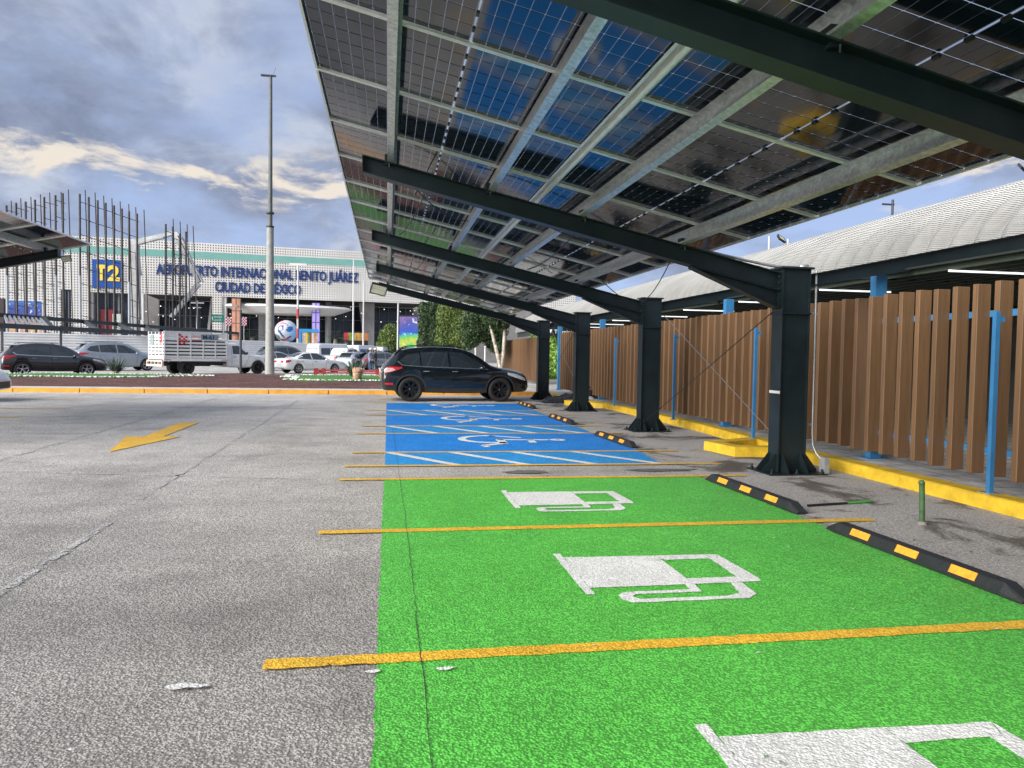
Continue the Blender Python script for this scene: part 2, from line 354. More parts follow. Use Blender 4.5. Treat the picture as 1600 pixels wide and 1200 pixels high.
# kerb on the right with its two bumps, and the paved walk behind
def strip_kerb(path,w,z,name,m,z0=0.):
    """path: list of (x,y) front edge; w: list of back edge points"""
    g=MB(); n=len(path); b=.012
    f0=[Vector((x,y,z0)) for x,y in path]; f1=[Vector((x,y,z-b)) for x,y in path]
    bk=[Vector((x,y,z)) for x,y in w]; f2=[f.lerp(k,min(.9,.018/max(.02,(k-f).length))) for f,k in zip([Vector((x,y,z)) for x,y in path],bk)]
    bk0=[Vector((x,y,z0)) for x,y in w]
    rows=[f0,f1,f2,bk,bk0]; vs=[p for r_ in rows for p in r_]
    fs=[(r_*n+i,(r_+1)*n+i,(r_+1)*n+i+1,r_*n+i+1) for r_ in range(4) for i in range(n-1)]
    fs+=[tuple(r_*n for r_ in range(5)),tuple(r_*n+n-1 for r_ in range(5))[::-1]]
    g.add(vs,fs); o=struct(name,g,m); fix(o); return o
def wob(x,y): return x+.012*noise.noise(Vector((y*2.1,x,0)))
def dens(pts,st=.25):
    o=[]
    for a,b in zip(pts,pts[1:]):
        a=Vector(a);b=Vector(b);k=max(1,int((b-a).length/st))
        for j in range(k):
            p=a.lerp(b,j/k); o.append((wob(p.x,p.y),p.y))
    return o+[pts[-1]]
fr=dens([(5.84,-6),(5.84,9.9),(6.0,11.9),(6.12,14),(6.10,19.0),(5.98,20.6),(5.74,21.6),(5.6,24.4),(5.5,26.2)])
strip_kerb(fr,[(x+.24,y) for x,y in fr],.15,'kerb',M_KERB)
for nm,fp,bp in (('kerb_bump',[(5.86,10.13),(5.08,10.23),(4.96,11.05),(5.98,11.55)],[(5.86,10.40),(5.27,10.47),(5.2,10.86),(5.99,11.25)]),
                 ('kerb_bump',[(6.0,20.1),(5.35,20.86),(5.2,21.5),(5.70,21.95)],[(6.0,20.5),(5.55,21.0),(5.42,21.35),(5.72,21.7)])):
    strip_kerb(fp,bp,.148,nm,M_KERB)
def paver_mat():
    m=bpy.data.materials.new('walk_pavers'); m.use_nodes=True; t=m.node_tree; p=t.nodes['Principled BSDF']
    g=t.nodes.new('ShaderNodeNewGeometry'); b=t.nodes.new('ShaderNodeTexBrick'); t.links.new(g.outputs['Position'],b.inputs['Vector'])
    b.offset=.5; setin(b,Scale=1.,Mortar_Size=.012,Mortar_Smooth=.3,Brick_Width=.4,Row_Height=.4); b.inputs['Color1'].default_value=(.42,.41,.39,1); b.inputs['Color2'].default_value=(.54,.53,.50,1); b.inputs['Mortar'].default_value=(.16,.155,.145,1)
    n=t.nodes.new('ShaderNodeTexNoise'); setin(n,Scale=3.,Detail=7,Roughness=.7); t.links.new(g.outputs['Position'],n.inputs['Vector'])
    t.links.new(mixc(t,1.,b.outputs[0],ramp(t,n.outputs[0],[(.3,.6),(.7,1.25)]),'MULTIPLY'),p.inputs['Base Color']); p.inputs['Roughness'].default_value=.9
    return m
g=MB(); g.add([(6.05,-6,.144),(13.5,-6,.144),(13.5,60,.144),(5.70,60,.144),(5.80,24.4,.144),(5.94,21.6,.144),(6.18,20.6,.144),(6.30,19,.144),(6.31,14,.144),(6.20,11.9,.144),(6.05,9.9,.144)],[tuple(range(11))]); struct('pavement',g,paver_mat())
g=MB(); g.box(5.9,6.3,7,7.01,.14,.141)
# ---- far kerb and planted island
g=MB(); yk=26.45
for a in range(-26,7,2):
    g.box(a*1.,a+1.97,yk,yk+.16,0,.14+.004*(a%4==0))
struct('far_kerb',g,M_KERBO)
g=MB(); g.box(-30,8.9,yk+.165,27.75,0,.138); struct('kerb_top_strip',g,M_CONC)
BACK=[(-30,38.5),(-18,41.4),(-11,43.6),(-4,45.0),(0.5,45.6),(4,45.2)]
def mulch_mat():
    m=bpy.data.materials.new('red_lava_mulch'); m.use_nodes=True; t=m.node_tree; p=t.nodes['Principled BSDF']
    g=t.nodes.new('ShaderNodeNewGeometry'); v=t.nodes.new('ShaderNodeTexVoronoi'); setin(v,Scale=22.); t.links.new(g.outputs['Position'],v.inputs['Vector'])
    c=ramp(t,v.outputs['Color'],[(0.,(.025,.011,.009)),(.45,(.085,.030,.023)),(.8,(.16,.07,.055)),(1.,(.28,.16,.13))])
    n=t.nodes.new('ShaderNodeTexNoise'); setin(n,Scale=1.1,Detail=6); t.links.new(g.outputs['Position'],n.inputs['Vector'])
    t.links.new(mixc(t,1.,c,ramp(t,n.outputs[0],[(.3,.7),(.7,1.35)]),'MULTIPLY'),p.inputs['Base Color']); p.inputs['Roughness'].default_value=.95
    b=t.nodes.new('ShaderNodeBump'); b.inputs['Strength'].default_value=1; b.inputs['Distance'].default_value=.03; t.links.new(v.outputs['Distance'],b.inputs['Height']); t.links.new(b.outputs[0],p.inputs['Normal']); return m
g=MB(); vs=[];nx,ny=150,40
def backy(x):
    for (a,b),(c,d) in zip(BACK,BACK[1:]):
        if a<=x<=c: return b+(d-b)*(x-a)/(c-a)
    return 45.2
for j in range(ny+1):
    for i in range(nx+1):
        x=-30+34.*i/nx; yb=backy(x); t=j/ny; y=27.76+(yb-27.76)*t
        z=.13+.10*math.sin(PI*min(1,max(0,t)))**.5*(1)+.05*noise.noise(Vector((x*.8,y*.8,0)))*math.sin(PI*t)+.03*noise.noise(Vector((x*4,y*4,2)))*math.sin(PI*t)
        if j==ny or i==nx: z=0 if j==ny else z
        vs.append((x,y,z))
g.add(vs,[(j*(nx+1)+i,j*(nx+1)+i+1,(j+1)*(nx+1)+i+1,(j+1)*(nx+1)+i) for j in range(ny) for i in range(nx)],0,True)
tag(struct('mulch_bed',g,mulch_mat()),kind='structure')
g=MB(); g.box(4.02,13,27.76,44,0,.13); struct('concrete_island',g,M_CONC)
# grass ovals with white stone edging
M_GRASS=mat('lawn_green',(.06,.19,.03),.9,var=.3,vs=9,bump=.8,bs=60)
M_STONE=mat('white_stone',(.72,.71,.67),.8,var=.12,vs=9)
def oval(cx,cy,rx,ry,name,seed):
    g=MB(); pts=blob(cx,cy,rx,ry,seed); g.prism(pts,.12,.27); o=struct('grass_patch',g,M_GRASS)
    gs=MB(); random.seed(int(seed))
    P=[Vector(p) for p in pts]
    for a,b in zip(P,P[1:]+P[:1]):
        k=max(1,int((b-a).length/.13))
        for j in range(k):
            for q in range(2):
                c=a.lerp(b,j/k)+Vector((random.uniform(-.09,.09),random.uniform(-.09,.09))); r=random.uniform(.03,.065)
                vs=[(c.x+r*random.uniform(.8,1.2)*math.cos(t)*math.cos(e),c.y+r*random.uniform(.8,1.2)*math.sin(t)*math.cos(e),.26+r*.8*math.sin(e)) for e in (-.3,.5) for t in [2*PI*k_/6 for k_ in range(6)]]+[(c.x,c.y,.26+r*.8)]
                gs.add(vs,[(i,(i+1)%6,6+(i+1)%6,6+i) for i in range(6)]+[(6+i,6+(i+1)%6,12) for i in range(6)])
    tag(gs.build('white_stone_edging',M_STONE),kind='stuff',label='white stones edging the '+name+' grass patch')
oval(-12.9,36.6,3.7,2.6,'left',2.2); oval(-1.0,36.8,4.6,3.8,'right',8.4)
# ================================================================ SOLAR CANOPY
KS=.224
def zc(x): return 3.652-KS*x
TH=math.atan(KS); CY=[-1.42,3.70,8.82,14.02,19.2,24.15]
def glass_mat():
    m=bpy.data.materials.new('solar_glass'); m.use_nodes=True; t=m.node_tree; p=t.nodes['Principled BSDF']
    p.inputs['Base Color'].default_value=(.006,.010,.022,1); p.inputs['Roughness'].default_value=.075; p.inputs['IOR'].default_value=1.75
    tc=t.nodes.new('ShaderNodeTexCoord'); s=t.nodes.new('ShaderNodeSeparateXYZ'); t.links.new(tc.outputs['Object'],s.inputs[0])
    def line(co,pitch,wd,off=0.):
        a=mth(t,'ADD',co,off+100*pitch); f=mth(t,'FRACT',mth(t,'DIVIDE',a,pitch)); d=mth(t,'ABSOLUTE',mth(t,'SUBTRACT',f,.5))
        return mth(t,'GREATER_THAN',d,.5-wd/pitch/2)
    ly=line(s.outputs[1],.2285,.0125); ax=mth(t,'ABSOLUTE',s.outputs[0])
    lx=mth(t,'MULTIPLY',line(mth(t,'SUBTRACT',ax,.012),.1005,.0060),.6)
    mid=mth(t,'LESS_THAN',ax,.007)
    l=mth(t,'MAXIMUM',mth(t,'MAXIMUM',ly,lx),mid)
    l=mth(t,'MULTIPLY',l,.9)
    tr=t.nodes.new('ShaderNodeBsdfTransparent'); tr.inputs[0].default_value=(1,1,.97,1)
    mx=t.nodes.new('ShaderNodeMixShader'); t.links.new(l,mx.inputs[0]); t.links.new(p.outputs[0],mx.inputs[1]); t.links.new(tr.outputs[0],mx.inputs[2])
    o=[n for n in t.nodes if n.type=='OUTPUT_MATERIAL'][0]; t.links.new(mx.outputs[0],o.inputs[0])
    return m
M_GLASS=glass_mat()
XL,XR=-.66,4.24; XM=(XL+XR)/2; PL=(XR-XL)/2/math.cos(TH); PW=1.44
def make_canopy(root,ys,y0,nrow,mirror=False,cols=True):
    """everything in local coordinates of root (x across, y along)"""
    # one panel master
    def panel_meshes():
        g=MB(); a,b=PL/2-.012,PW/2-.012; g.box(-a,a,-b,b,.028,.033); me=g
        f=MB(); a,b=PL/2-.004,PW/2-.004; w_=.020
        for (x0,x1,y0_,y1_) in ((-a,a,-b,-b+.004),(-a,a,b-.004,b),(-a,-a+.004,-b,b),(a-.004,a,-b,b)): f.box(x0,x1,y0_,y1_,0,.034)
        for (x0,x1,y0_,y1_) in ((-a,a,-b,-b+w_),(-a,a,b-w_,b),(-a,-a+w_,-b+w_,b-w_),(a-w_,a,-b+w_,b-w_)): f.box(x0,x1,y0_,y1_,0.0005,.0035)
        return me,f
    gm,fm=panel_meshes(); master=None; jb=MB(); jb.box(-.012,.012,-.028,.028,.006,.027)
    for r_ in range(nrow):
        for c in range(2):
            xc=XL+(XR-XL)*(.25+.5*c); yc=y0+PW*(r_+.5)
            if master is None:
                p=gm.build('solar_panel',M_GLASS,root,local=True); fr_=fm.build('frame',M_ALU,p,local=True)
                js=[]
                for yy in (-.48,-.24,0,.24,.48):
                    j=jb.build('junction_box',M_BLACK,p,local=True); j.location=(0,yy,0); js.append(j)
                master=p
            else:
                p=master.copy(); COL.objects.link(p); p.parent=root
                for ch in [fr_]+js:
                    q=ch.copy(); COL.objects.link(q); q.parent=p
            p.location=(xc,yc,zc(xc)+.17); p.rotation_euler=(0,TH,0)
    y1=y0+PW*nrow
    # purlins: C sections along y standing on the beams
    def tf(xc):
        c,s_=math.cos(TH),math.sin(TH)
        return lambda v:Vector((xc+v.x*c+v.z*s_,v.y,zc(xc)-v.x*s_+v.z*c))
    for i,xc in enumerate((-.02,1.16,2.32,3.60)):
        g=MB(); T=tf(xc); h=.163; sg=1 if i<2 else -1
        for (a,b,c,d) in ((-.004,.004,0,h),(.004,.068,0,.004),(.004,.068,h-.004,h),(.064,.068,.004,.022)):
            x0,x1=(a,b) if sg>0 else (-b,-a)
            v=[T(Vector(q)) for q in ((x0,y0+.01,c),(x1,y0+.01,c),(x1,y0+.01,d),(x0,y0+.01,d),(x0,y1-.01,c),(x1,y1-.01,c),(x1,y1-.01,d),(x0,y1-.01,d))]
            g.hexa(v)
        fix(g.build('purlin',M_GALV,root,local=True))
    g=MB(); T=tf(XM); g.tube([T(Vector((0,y0+.02,.135))),T(Vector((0,y1-.02,.135)))],.03,10); g.build('seam_rail',M_ALU,root,local=True)
    # cleats and bolts where purlins cross the beams; beams, columns
    master=None
    for yy in ys:
        g=MB()
        def I(xa,za,xb,zb,da,db,wd,tw=.009,tfk=.012,mi=0):
            # tapered I section between (xa,za) and (xb,zb) = top line, depths da,db
            for (o0,o1,hw) in ((0,tfk,wd/2),(None,None,tw/2)):
                if o0 is None:
                    v=[(xa,yy-hw,za-da+tfk),(xa,yy+hw,za-da+tfk),(xb,yy+hw,zb-db+tfk),(xb,yy-hw,zb-db+tfk),(xa,yy-hw,za-tfk),(xa,yy+hw,za-tfk),(xb,yy+hw,zb-tfk),(xb,yy-hw,zb-tfk)]
                    g.add(v,[(0,1,2,3),(7,6,5,4),(0,4,5,1),(1,5,6,2),(2,6,7,3),(3,7,4,0)],mi)
                else:
                    for (a,b,c,d) in ((za-tfk,za,zb-tfk,zb),(za-da,za-da+tfk,zb-db,zb-db+tfk)):
                        v=[(xa,yy-hw,a),(xa,yy+hw,a),(xb,yy+hw,c),(xb,yy-hw,c),(xa,yy-hw,b),(xa,yy+hw,b),(xb,yy+hw,d),(xb,yy-hw,d)]
                        g.add(v,[(0,1,2,3),(7,6,5,4),(0,4,5,1),(1,5,6,2),(2,6,7,3),(3,7,4,0)],mi)
        bx0=-.30
        I(bx0,zc(bx0),4.90,zc(4.90),.20,.225,.17)
        g.box(bx0-.008,bx0-.0005,yy-.085,yy+.085,zc(bx0)-.2,zc(bx0))
        fix(g.build('beam',M_STEEL,root,local=True))
        g=MB(); I(3.72,zc(3.72)-.2252,4.90,zc(4.90)-.2252,.02,.235,.15); fix(g.build('haunch',M_STEEL,root,local=True))
        if cols:
            g=MB(); I(5.29,2.545,8.60,3.235,.15,.27,.15); fix(g.build('rear_arm',M_STEEL,root,local=True))
        # cleats
        for xc in (-.02,1.16,2.32,3.60):
            g=MB(); g.box(xc-.035,xc+.035,yy-.054,yy+.054,zc(xc)-.03,zc(xc)+.09); g.tube([(xc+.02,yy-.06,zc(xc)-.06),(xc+.02,yy-.06,zc(xc)+.02)],.009,6); g.build('cleat',M_STEEL,root,local=True)
        if cols:
            c=MB(); x0,x1,hw,tk=4.905,5.285,.13,.014; zt=2.60
            c.box(x0,x0+tk,yy-hw,yy+hw,.02,zt-.0); c.box(x1-tk,x1,yy-hw,yy+hw,.02,zt)
            c.box(x0+tk,x1-tk,yy-hw+.03,yy-hw+.045,.02,zt); c.box(x0+tk,x1-tk,yy+hw-.045,yy+hw-.03,.02,zt)
            c.box(x0-.03,x1+.03,yy-hw-.03,yy+hw+.03,zt+.001,zt+.025); c.box(x0-.012,x1+.012,yy-hw-.012,yy+hw+.012,2.03,2.05)
            for zz_ in (2.12,2.20,2.42,2.50,2.35): 
                for s_ in (-1,1): c.tube([(x0-.03,yy+s_*.06,zz_),(x0+.0,yy+s_*.06,zz_)],.013,6)
            col=fix(c.build('column',M_STEEL,root,local=True))
            b=MB(); b.box(x0-.20,x1+.20,yy-.31,yy+.31,.0,.02)
            for bx in (x0-.15,x1+.15,(x0+x1)/2):
                for s_ in (-1,1): b.tube([(bx,yy+s_*.26,.02),(bx,yy+s_*.26,.075)],.012,6); b.lathe([(.0,.02),(.024,.02),(.024,.04),(0,.04)],'z',6,0,(bx,yy+s_*.26,0),False)
            b.build('base_plate',M_STEEL,col,local=True)
            def gus(pts,axis,pos):
                gs=MB()
                n=len(pts); t_=.006
                if axis=='y': vs=[(x,pos-t_,z) for x,z in pts]+[(x,pos+t_,z) for x,z in pts]
                else: vs=[(pos-t_,y,z) for y,z in pts]+[(pos+t_,y,z) for y,z in pts]
                gs.add(vs,[tuple(range(n)),tuple(range(n,2*n))[::-1]]+[(i,(i+1)%n,(i+1)%n+n,i+n) for i in range(n)]); fix(gs.build('gusset',M_STEEL,col,local=True))
            for yo in (-.085,.085): gus([(x0,.021),(x0,.25),(x0-.02,.25),(x0-.18,.05),(x0-.18,.021)],'y',yy+yo); gus([(x1,.021),(x1,.25),(x1+.02,.25),(x1+.18,.05),(x1+.18,.021)],'y',yy+yo)
            for xo in (x0+.06,x1-.06,):
                for s_ in (-1,1): gus([(yy+s_*(hw-.03),.021),(yy+s_*(hw-.03),.25),(yy+s_*hw,.25),(yy+s_*.29,.05),(yy+s_*.29,.021)],'x',xo)
    return root
can=empty('solar_canopy',(5.1,8.82,0),label='long solar carport of dark panels on dark steel columns above the green and blue bays',cat='solar carport')
# local frame: shift so that x,y given in world terms
class Shift: pass
can.location=(0,0,0); can.matrix_world=Matrix.Identity(4)
make_canopy(can,CY,6.90-PW*8,8+13)
# label band on the nearest column, sagging cables, brace rods
g=MB(); g.box(4.899,4.9035,8.69,8.95,1.02,1.055); g.build('label_band',mat('silver_tape',(.55,.55,.53),.4),can,local=True)
def sag(a,b,d,n=14): 
    a=Vector(a);b=Vector(b); return [a.lerp(b,i/n)-Vector((0,0,d*4*(i/n)*(1-i/n))) for i in range(n+1)]
for a,b,d in (((1.0,9.0,3.52),(3.3,10.4,3.0),.12),((.2,9.2,3.6),(1.2,11.2,3.46),.14),((1.6,14.1,3.3),(3.4,15.6,2.95),.1),((3.6,9.0,2.85),(4.85,13.9,2.52),.14),((3.65,12.8,2.9),(4.9,13.9,2.45),.10),((.5,9,3.56),(.2,13.8,3.62),.10),((2.4,9,3.13),(2.6,13.9,3.09),.12),((.8,14.2,3.5),(.6,19,3.54),.1),((3.0,14.2,3.0),(3.1,19,2.98),.1)):
    g=MB(); g.tube(sag(a,b,d),.008,6); g.build('hanging_cable',M_CABLE,can,local=True)
for ya,yb in ((8.82,14.02),(19.2,24.15)):
    for (za,zb,mm) in ((2.06,.14,M_STEEL),(.14,2.28,M_GALV)):
        g=MB(); xo=5.30 if mm is M_GALV else 4.89; g.tube([(xo,ya+.1,za),(xo+.05,yb-.1,zb)],.007,6); g.build('brace_rod',mat('dull_rod',(.22,.21,.20),.5,.4) if mm is M_GALV else M_STEEL,can,local=True)
# conduit on the nearest column with its box
g=MB(); path=[(3.7,8.95,zc(3.7)+.04),(4.75,8.95,2.68),(4.95,8.95,2.655),(5.30,8.95,2.655)]
g.tube(path,.018,8); g.lathe([(0,-.06),(.035,-.06),(.035,.06),(0,.06)],'x',10,0,(5.33,8.95,2.66)); 
g.tube([(5.36,8.95,2.66),(5.40,8.86,2.64),(5.41,8.78,2.60),(5.41,8.76,.50),(5.415,8.75,.36),(5.44,8.71,.26),(5.47,8.66,.20),(5.50,8.62,.17)],.014,8)
for z in (2.05,.62): g.box(5.288,5.43,8.765,8.80,z-.015,z+.015)
g.build('conduit',mat('conduit_zinc',(.36,.37,.36),.4,.5),can,local=True)
g=MB(); g.box(5.47,5.53,8.55,8.68,.02,.22); g.box(5.462,5.471,8.56,8.67,.04,.20); g.build('conduit_box',mat('grey_cast_box',(.26,.265,.26),.5),can,local=True)
# flood light at the outer tip of the last beam
def floodlight(parent,loc,rot,name='flood_light'):
    f=empty(name,(0,0,0)); f.parent=parent; f.location=loc; f.rotation_euler=rot
    g=MB(); g.box(-.20,.20,-.03,.03,-.14,.14); 
    for k in range(9): g.box(-.18+k*.043,-.165+k*.043,.03,.06,-.12,.12)
    g.box(-.205,.205,-.045,-.03,.125,.145); g.box(-.205,.205,-.045,-.03,-.145,-.125); g.box(-.205,-.185,-.045,-.03,-.124,.124); g.box(.185,.205,-.045,-.03,-.124,.124)
    g.build('housing',M_BLACK,f,local=True)
    g=MB(); g.box(-.184,.184,-.034,-.031,-.124,.124,0)
    for i in range(6):
        for j in (0,1,3,4): g.box(-.16+i*.056,-.125+i*.056,-.038,-.0342,-.112+j*.048,-.08+j*.048,1)
    g.build('lamp_face',[mat('lamp_glass',(.50,.53,.50),.2),mat('led_chip_yellow',(.75,.72,.35),.4)],f,local=True)
    return f
fl=floodlight(can,(-.30,23.8,3.47),(R(35),TH,R(8))); fl.scale=(1.25,)*3
# neighbour canopy on the left, running the same way, seen only at its end
P=gpt(145,383,3.97); XE,YE=P.x,P.y
lc=empty('solar_canopy',(0,0,0),label='second solar carport whose tip juts in at the left edge of the view',cat='solar carport')
lc.location=(XE+XL,0,0); lc.scale=(-1,1,1)
make_canopy(lc,[YE-1.0-5.1*k for k in range(2)],YE-PW*6,6,cols=True)
for o in list(bpy.data.objects):
    if o.parent==lc and o.name.startswith('rear_arm'): pass
f2=floodlight(lc,(-.42,YE-.9,3.52),(R(30),TH,0)); f2.scale=(.5,)*3
# ================================================================ WHEEL STOPS
def wheelstop():
    r=empty('wheel_stop',(0,0,0))
    g=MB(); L=.97; prof=[(-.075,0),(-.075,.032),(-.045,.088),(.045,.088),(.075,.032),(.075,0)]; st=[(-L,.3),(-L+.14,1),(L-.14,1),(L,.3)]
    vs=[];n=6
    for y,s_ in st:
        for x,z in prof: vs.append((x*(1 if s_==1 else .8),y,z*s_ if s_<1 else z))
    g.add(vs,[(i*n+k,(i+1)*n+k,(i+1)*n+(k+1)%n,i*n+(k+1)%n) for i in range(3) for k in range(n)]+[tuple(range(n)),tuple(range(3*n,4*n))[::-1]])
    b=fix(g.build('rubber_block',M_RUB,r,local=True)); 
    bv=b.modifiers.new('bevel','BEVEL'); bv.width=.006; bv.segments=2
    sl=Vector((.045-.075,0,.10-.035)).normalized()
    for yc in (-.52,0,.52):
        g=MB()
        def P_(t,y,o): # along sloped -x face
            return Vector((-.075+.03*t-.9*o,y,.032+.056*t+.42*o))
        g.hexa([P_(.05,yc-.11,.0008),P_(.05,yc+.11,.0008),P_(.05,yc+.11,.003),P_(.05,yc-.11,.003),P_(.95,yc-.11,.0008),P_(.95,yc+.11,.0008),P_(.95,yc+.11,.003),P_(.95,yc-.11,.003)])
        fix(g.build('reflective_patch',M_REFL,r,local=True))
    g=MB()
    for yc in (-.26,.26,-.72,.72): g.lathe([(0,.0885),(.02,.0885),(.02,.092),(0,.092)],'z',10,0,(0,yc,0),False)
    g.build('anchor_cap',M_BLACK,r,local=True)
    return r
ws=wheelstop(); first=True
for (x,y,a,lab) in ((3.80,4.80,1.5,'nearest black rubber wheel stop with orange patches on green paint'),(3.83,7.33,1.2,'black wheel stop with orange patches ending the farther green charging bay'),(3.86,12.25,2.,'black wheel stop at the nearest blue wheelchair bay'),(3.86,16.2,2.,'black wheel stop at the middle blue wheelchair bay'),(3.92,20.7,2.,'small distant wheel stop at the farthest blue bay by the black SUV'),(3.8,2.2,1.,'wheel stop of the bay beside the camera')):
    if y<3: continue
    o=ws if first else copy_tree(ws); first=False
    o.location=(x,y,.008); o.rotation_euler=(0,0,R(a)); tag(o,lab,'wheel stop','wheel stops along the bays')
# ================================================================ WALKWAY: pavement posts, slatted fences, vault roof
def wood_mat():
    m=bpy.data.materials.new('brown_slat_wood'); m.use_nodes=True; t=m.node_tree; p=t.nodes['Principled BSDF']
    tc=t.nodes.new('ShaderNodeTexCoord'); oi=t.nodes.new('ShaderNodeObjectInfo'); mp=t.nodes.new('ShaderNodeMapping'); mp.inputs['Scale'].default_value=(30,30,1.2); t.links.new(tc.outputs['Object'],mp.inputs[0])
    n=t.nodes.new('ShaderNodeTexNoise'); n.noise_dimensions='4D'; setin(n,Scale=1.6,Detail=6,Roughness=.6); t.links.new(mp.outputs[0],n.inputs['Vector']); t.links.new(mth(t,'MULTIPLY',oi.outputs['Random'],40.),n.inputs['W'])
    c=ramp(t,n.outputs[0],[(.3,(.125,.066,.030)),(.7,(.195,.107,.050))]); v=ramp(t,oi.outputs['Random'],[(0.,.90),(1.,1.10)])
    t.links.new(mixc(t,1.,c,v,'MULTIPLY'),p.inputs['Base Color']); p.inputs['Roughness'].default_value=.55; return m
M_WOOD=wood_mat()
def fence(name,label,xa,ya,xb,yb,z0=.262,z1=2.30):
    r=empty(name,(xa,ya,0),label=label,cat='fence'); n=int(math.hypot(xb-xa,yb-ya)/.292)
    g=MB(); g.box(-.082,.082,-.036,.036,z0,z1); mst=None
    for k in range(n):
        t=k/n; x,y=(xb-xa)*t,(yb-ya)*t
        if mst is None: mst=g.build('slat',M_WOOD,r,local=True); mst.modifiers.new('bevel','BEVEL').width=.004; o=mst
        else: o=mst.copy(); COL.objects.link(o); o.parent=r
        o.location=(x,y,random.uniform(-.012,.012)); o.rotation_euler=(0,0,random.uniform(-.025,.025))
    for z in (z0+.25,z1-.32):
        g=MB(); g.bar((.10,-.2,z),(xb-xa+.10,yb-ya,z),.045,.07); g.build('rail',M_BLUEP,r,local=True)
    return r
fence('slatted_fence','long brown fence of vertical slats along the covered walkway behind the columns',6.30,-.55,6.30,26.7)
fence('slatted_fence','farther brown slatted fence beyond the walkway gap, beside the trees',6.75,33.0,6.6,44.5)
bp=None
def wide_post(x,y,lab):
    global bp
    if bp is None:
        bp=empty('walkway_post',(0,0,0)); g=MB(); g.box(-.08,.08,-.06,.06,.146,2.598); g.build('shaft',M_BLUEP,bp,local=True)
        g=MB(); g.box(-.13,.13,-.11,.11,.146,.158); g.build('foot_plate',M_BLUEP,bp,local=True); o=bp
    else: o=copy_tree(bp)
    o.location=(x,y,0); tag(o,lab,'post','wide blue walkway posts'); return o
for x,y,l in ((6.47,9.02,'wide blue post standing behind the fence right of the nearest column'),(6.47,13.45,'wide blue post behind the fence between the two nearest columns'),(6.47,17.9,'wide blue post behind the fence right of the third column'),(6.47,21.95,'wide blue post low behind the fence near the third column'),(6.56,28.0,'blue post standing free in the fence gap before the green wall'),(6.47,4.6,'wide blue post behind the fence at the right end')): wide_post(x,y,l)
tp=None
for y,l in ((7.08,'thin blue post on the kerb at the right edge of the view'),(12.4,'thin blue post standing on the kerb behind the crossed brace rods'),(16.2,'thin blue post on the kerb just right of the second column'),(20.7,'thin blue post on the kerb between the second and third columns')):
    if tp is None:
        tp=empty('kerb_post',(0,0,0)); g=MB(); g.box(-.024,.024,-.024,.024,.154,1.965); g.build('shaft',M_BLUEP,tp,local=True)
        g=MB(); g.box(-.075,.075,-.075,.075,.151,.16); g.build('foot_plate',M_GALV,tp,local=True)
        g=MB(); g.box(.024,.08,-.02,.02,1.86,1.91); g.build('bracket',M_BLUEP,tp,local=True); o=tp
    else: o=copy_tree(tp)
    o.location=(5.95,y*.915,0); tag(o,l,'post','thin blue kerb posts')
# vault roof
def vault_mat():
    m=bpy.data.materials.new('white_corrugated_metal'); m.use_nodes=True; t=m.node_tree; p=t.nodes['Principled BSDF']
    uv=t.nodes.new('ShaderNodeTexCoord'); w_=t.nodes.new('ShaderNodeTexWave'); w_.wave_type='BANDS'; w_.bands_direction='X'; setin(w_,Scale=1.0,Distortion=0.); 
    s=t.nodes.new('ShaderNodeSeparateXYZ'); t.links.new(uv.outputs['UV'],s.inputs[0])
    h=mth(t,'SINE',mth(t,'MULTIPLY',s.outputs[0],2*PI))
    n=t.nodes.new('ShaderNodeTexNoise'); setin(n,Scale=.7,Detail=6,Roughness=.65); g=t.nodes.new('ShaderNodeNewGeometry'); t.links.new(g.outputs['Position'],n.inputs['Vector'])
    c=mixc(t,1.,(.50,.495,.465),ramp(t,n.outputs[0],[(.3,.8),(.7,1.12)]),'MULTIPLY'); 
    c=mixc(t,mth(t,'MULTIPLY',mth(t,'LESS_THAN',h,-.55),.22),c,(.3,.3,.28))  # shade in the corrugation troughs painted as a darker tint
    t.links.new(c,p.inputs['Base Color']); p.inputs['Roughness'].default_value=.6
    b=t.nodes.new('ShaderNodeBump'); b.inputs['Strength'].default_value=1; b.inputs['Distance'].default_value=.022; t.links.new(h,b.inputs['Height']); t.links.new(b.outputs[0],p.inputs['Normal'])
    return m
def vault(root,xc,hw,zs,rise,y0,y1,pitch=.5):
    nv=int((y1-y0)/pitch*8); na=44; vs=[];uvs=[]
    for i in range(nv+1):
        y=y0+(y1-y0)*i/nv; ph=(y-y0)/pitch; rib=.23*abs(math.sin(PI*ph))**.9
        for k in range(na+1):
            a=PI*k/na; vs.append((xc-(hw+rib)*math.cos(a),y,zs+(rise+rib)*math.sin(a))); uvs.append((a*hw*.75/.065,ph))
    fs=[(i*(na+1)+k,i*(na+1)+k+1,(i+1)*(na+1)+k+1,(i+1)*(na+1)+k) for i in range(nv) for k in range(na)]
    g=MB(); g.add(vs,fs,0,True); o=g.build('vault_roof',vault_mat(),root,local=True)
    ul=o.data.uv_layers.new(name='UVMap')
    for lp in o.data.loops: ul.data[lp.index].uv=uvs[lp.vertex_index]
    return o
wk=empty('covered_walkway',(0,0,0),label='walkway hall under a ribbed white barrel roof behind the brown fence',cat='building')
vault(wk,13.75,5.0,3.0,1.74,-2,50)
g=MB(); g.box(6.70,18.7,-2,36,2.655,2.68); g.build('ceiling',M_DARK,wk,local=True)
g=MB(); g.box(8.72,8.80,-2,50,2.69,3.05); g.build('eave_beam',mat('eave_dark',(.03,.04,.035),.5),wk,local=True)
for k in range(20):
    g=MB(); x=6.80+k*.28; g.box(x,x+.05,-2,33,2.59,2.654); g.build('ceiling_slat',mat('dark_green_slat',(.05,.065,.045),.6),wk,local=True)
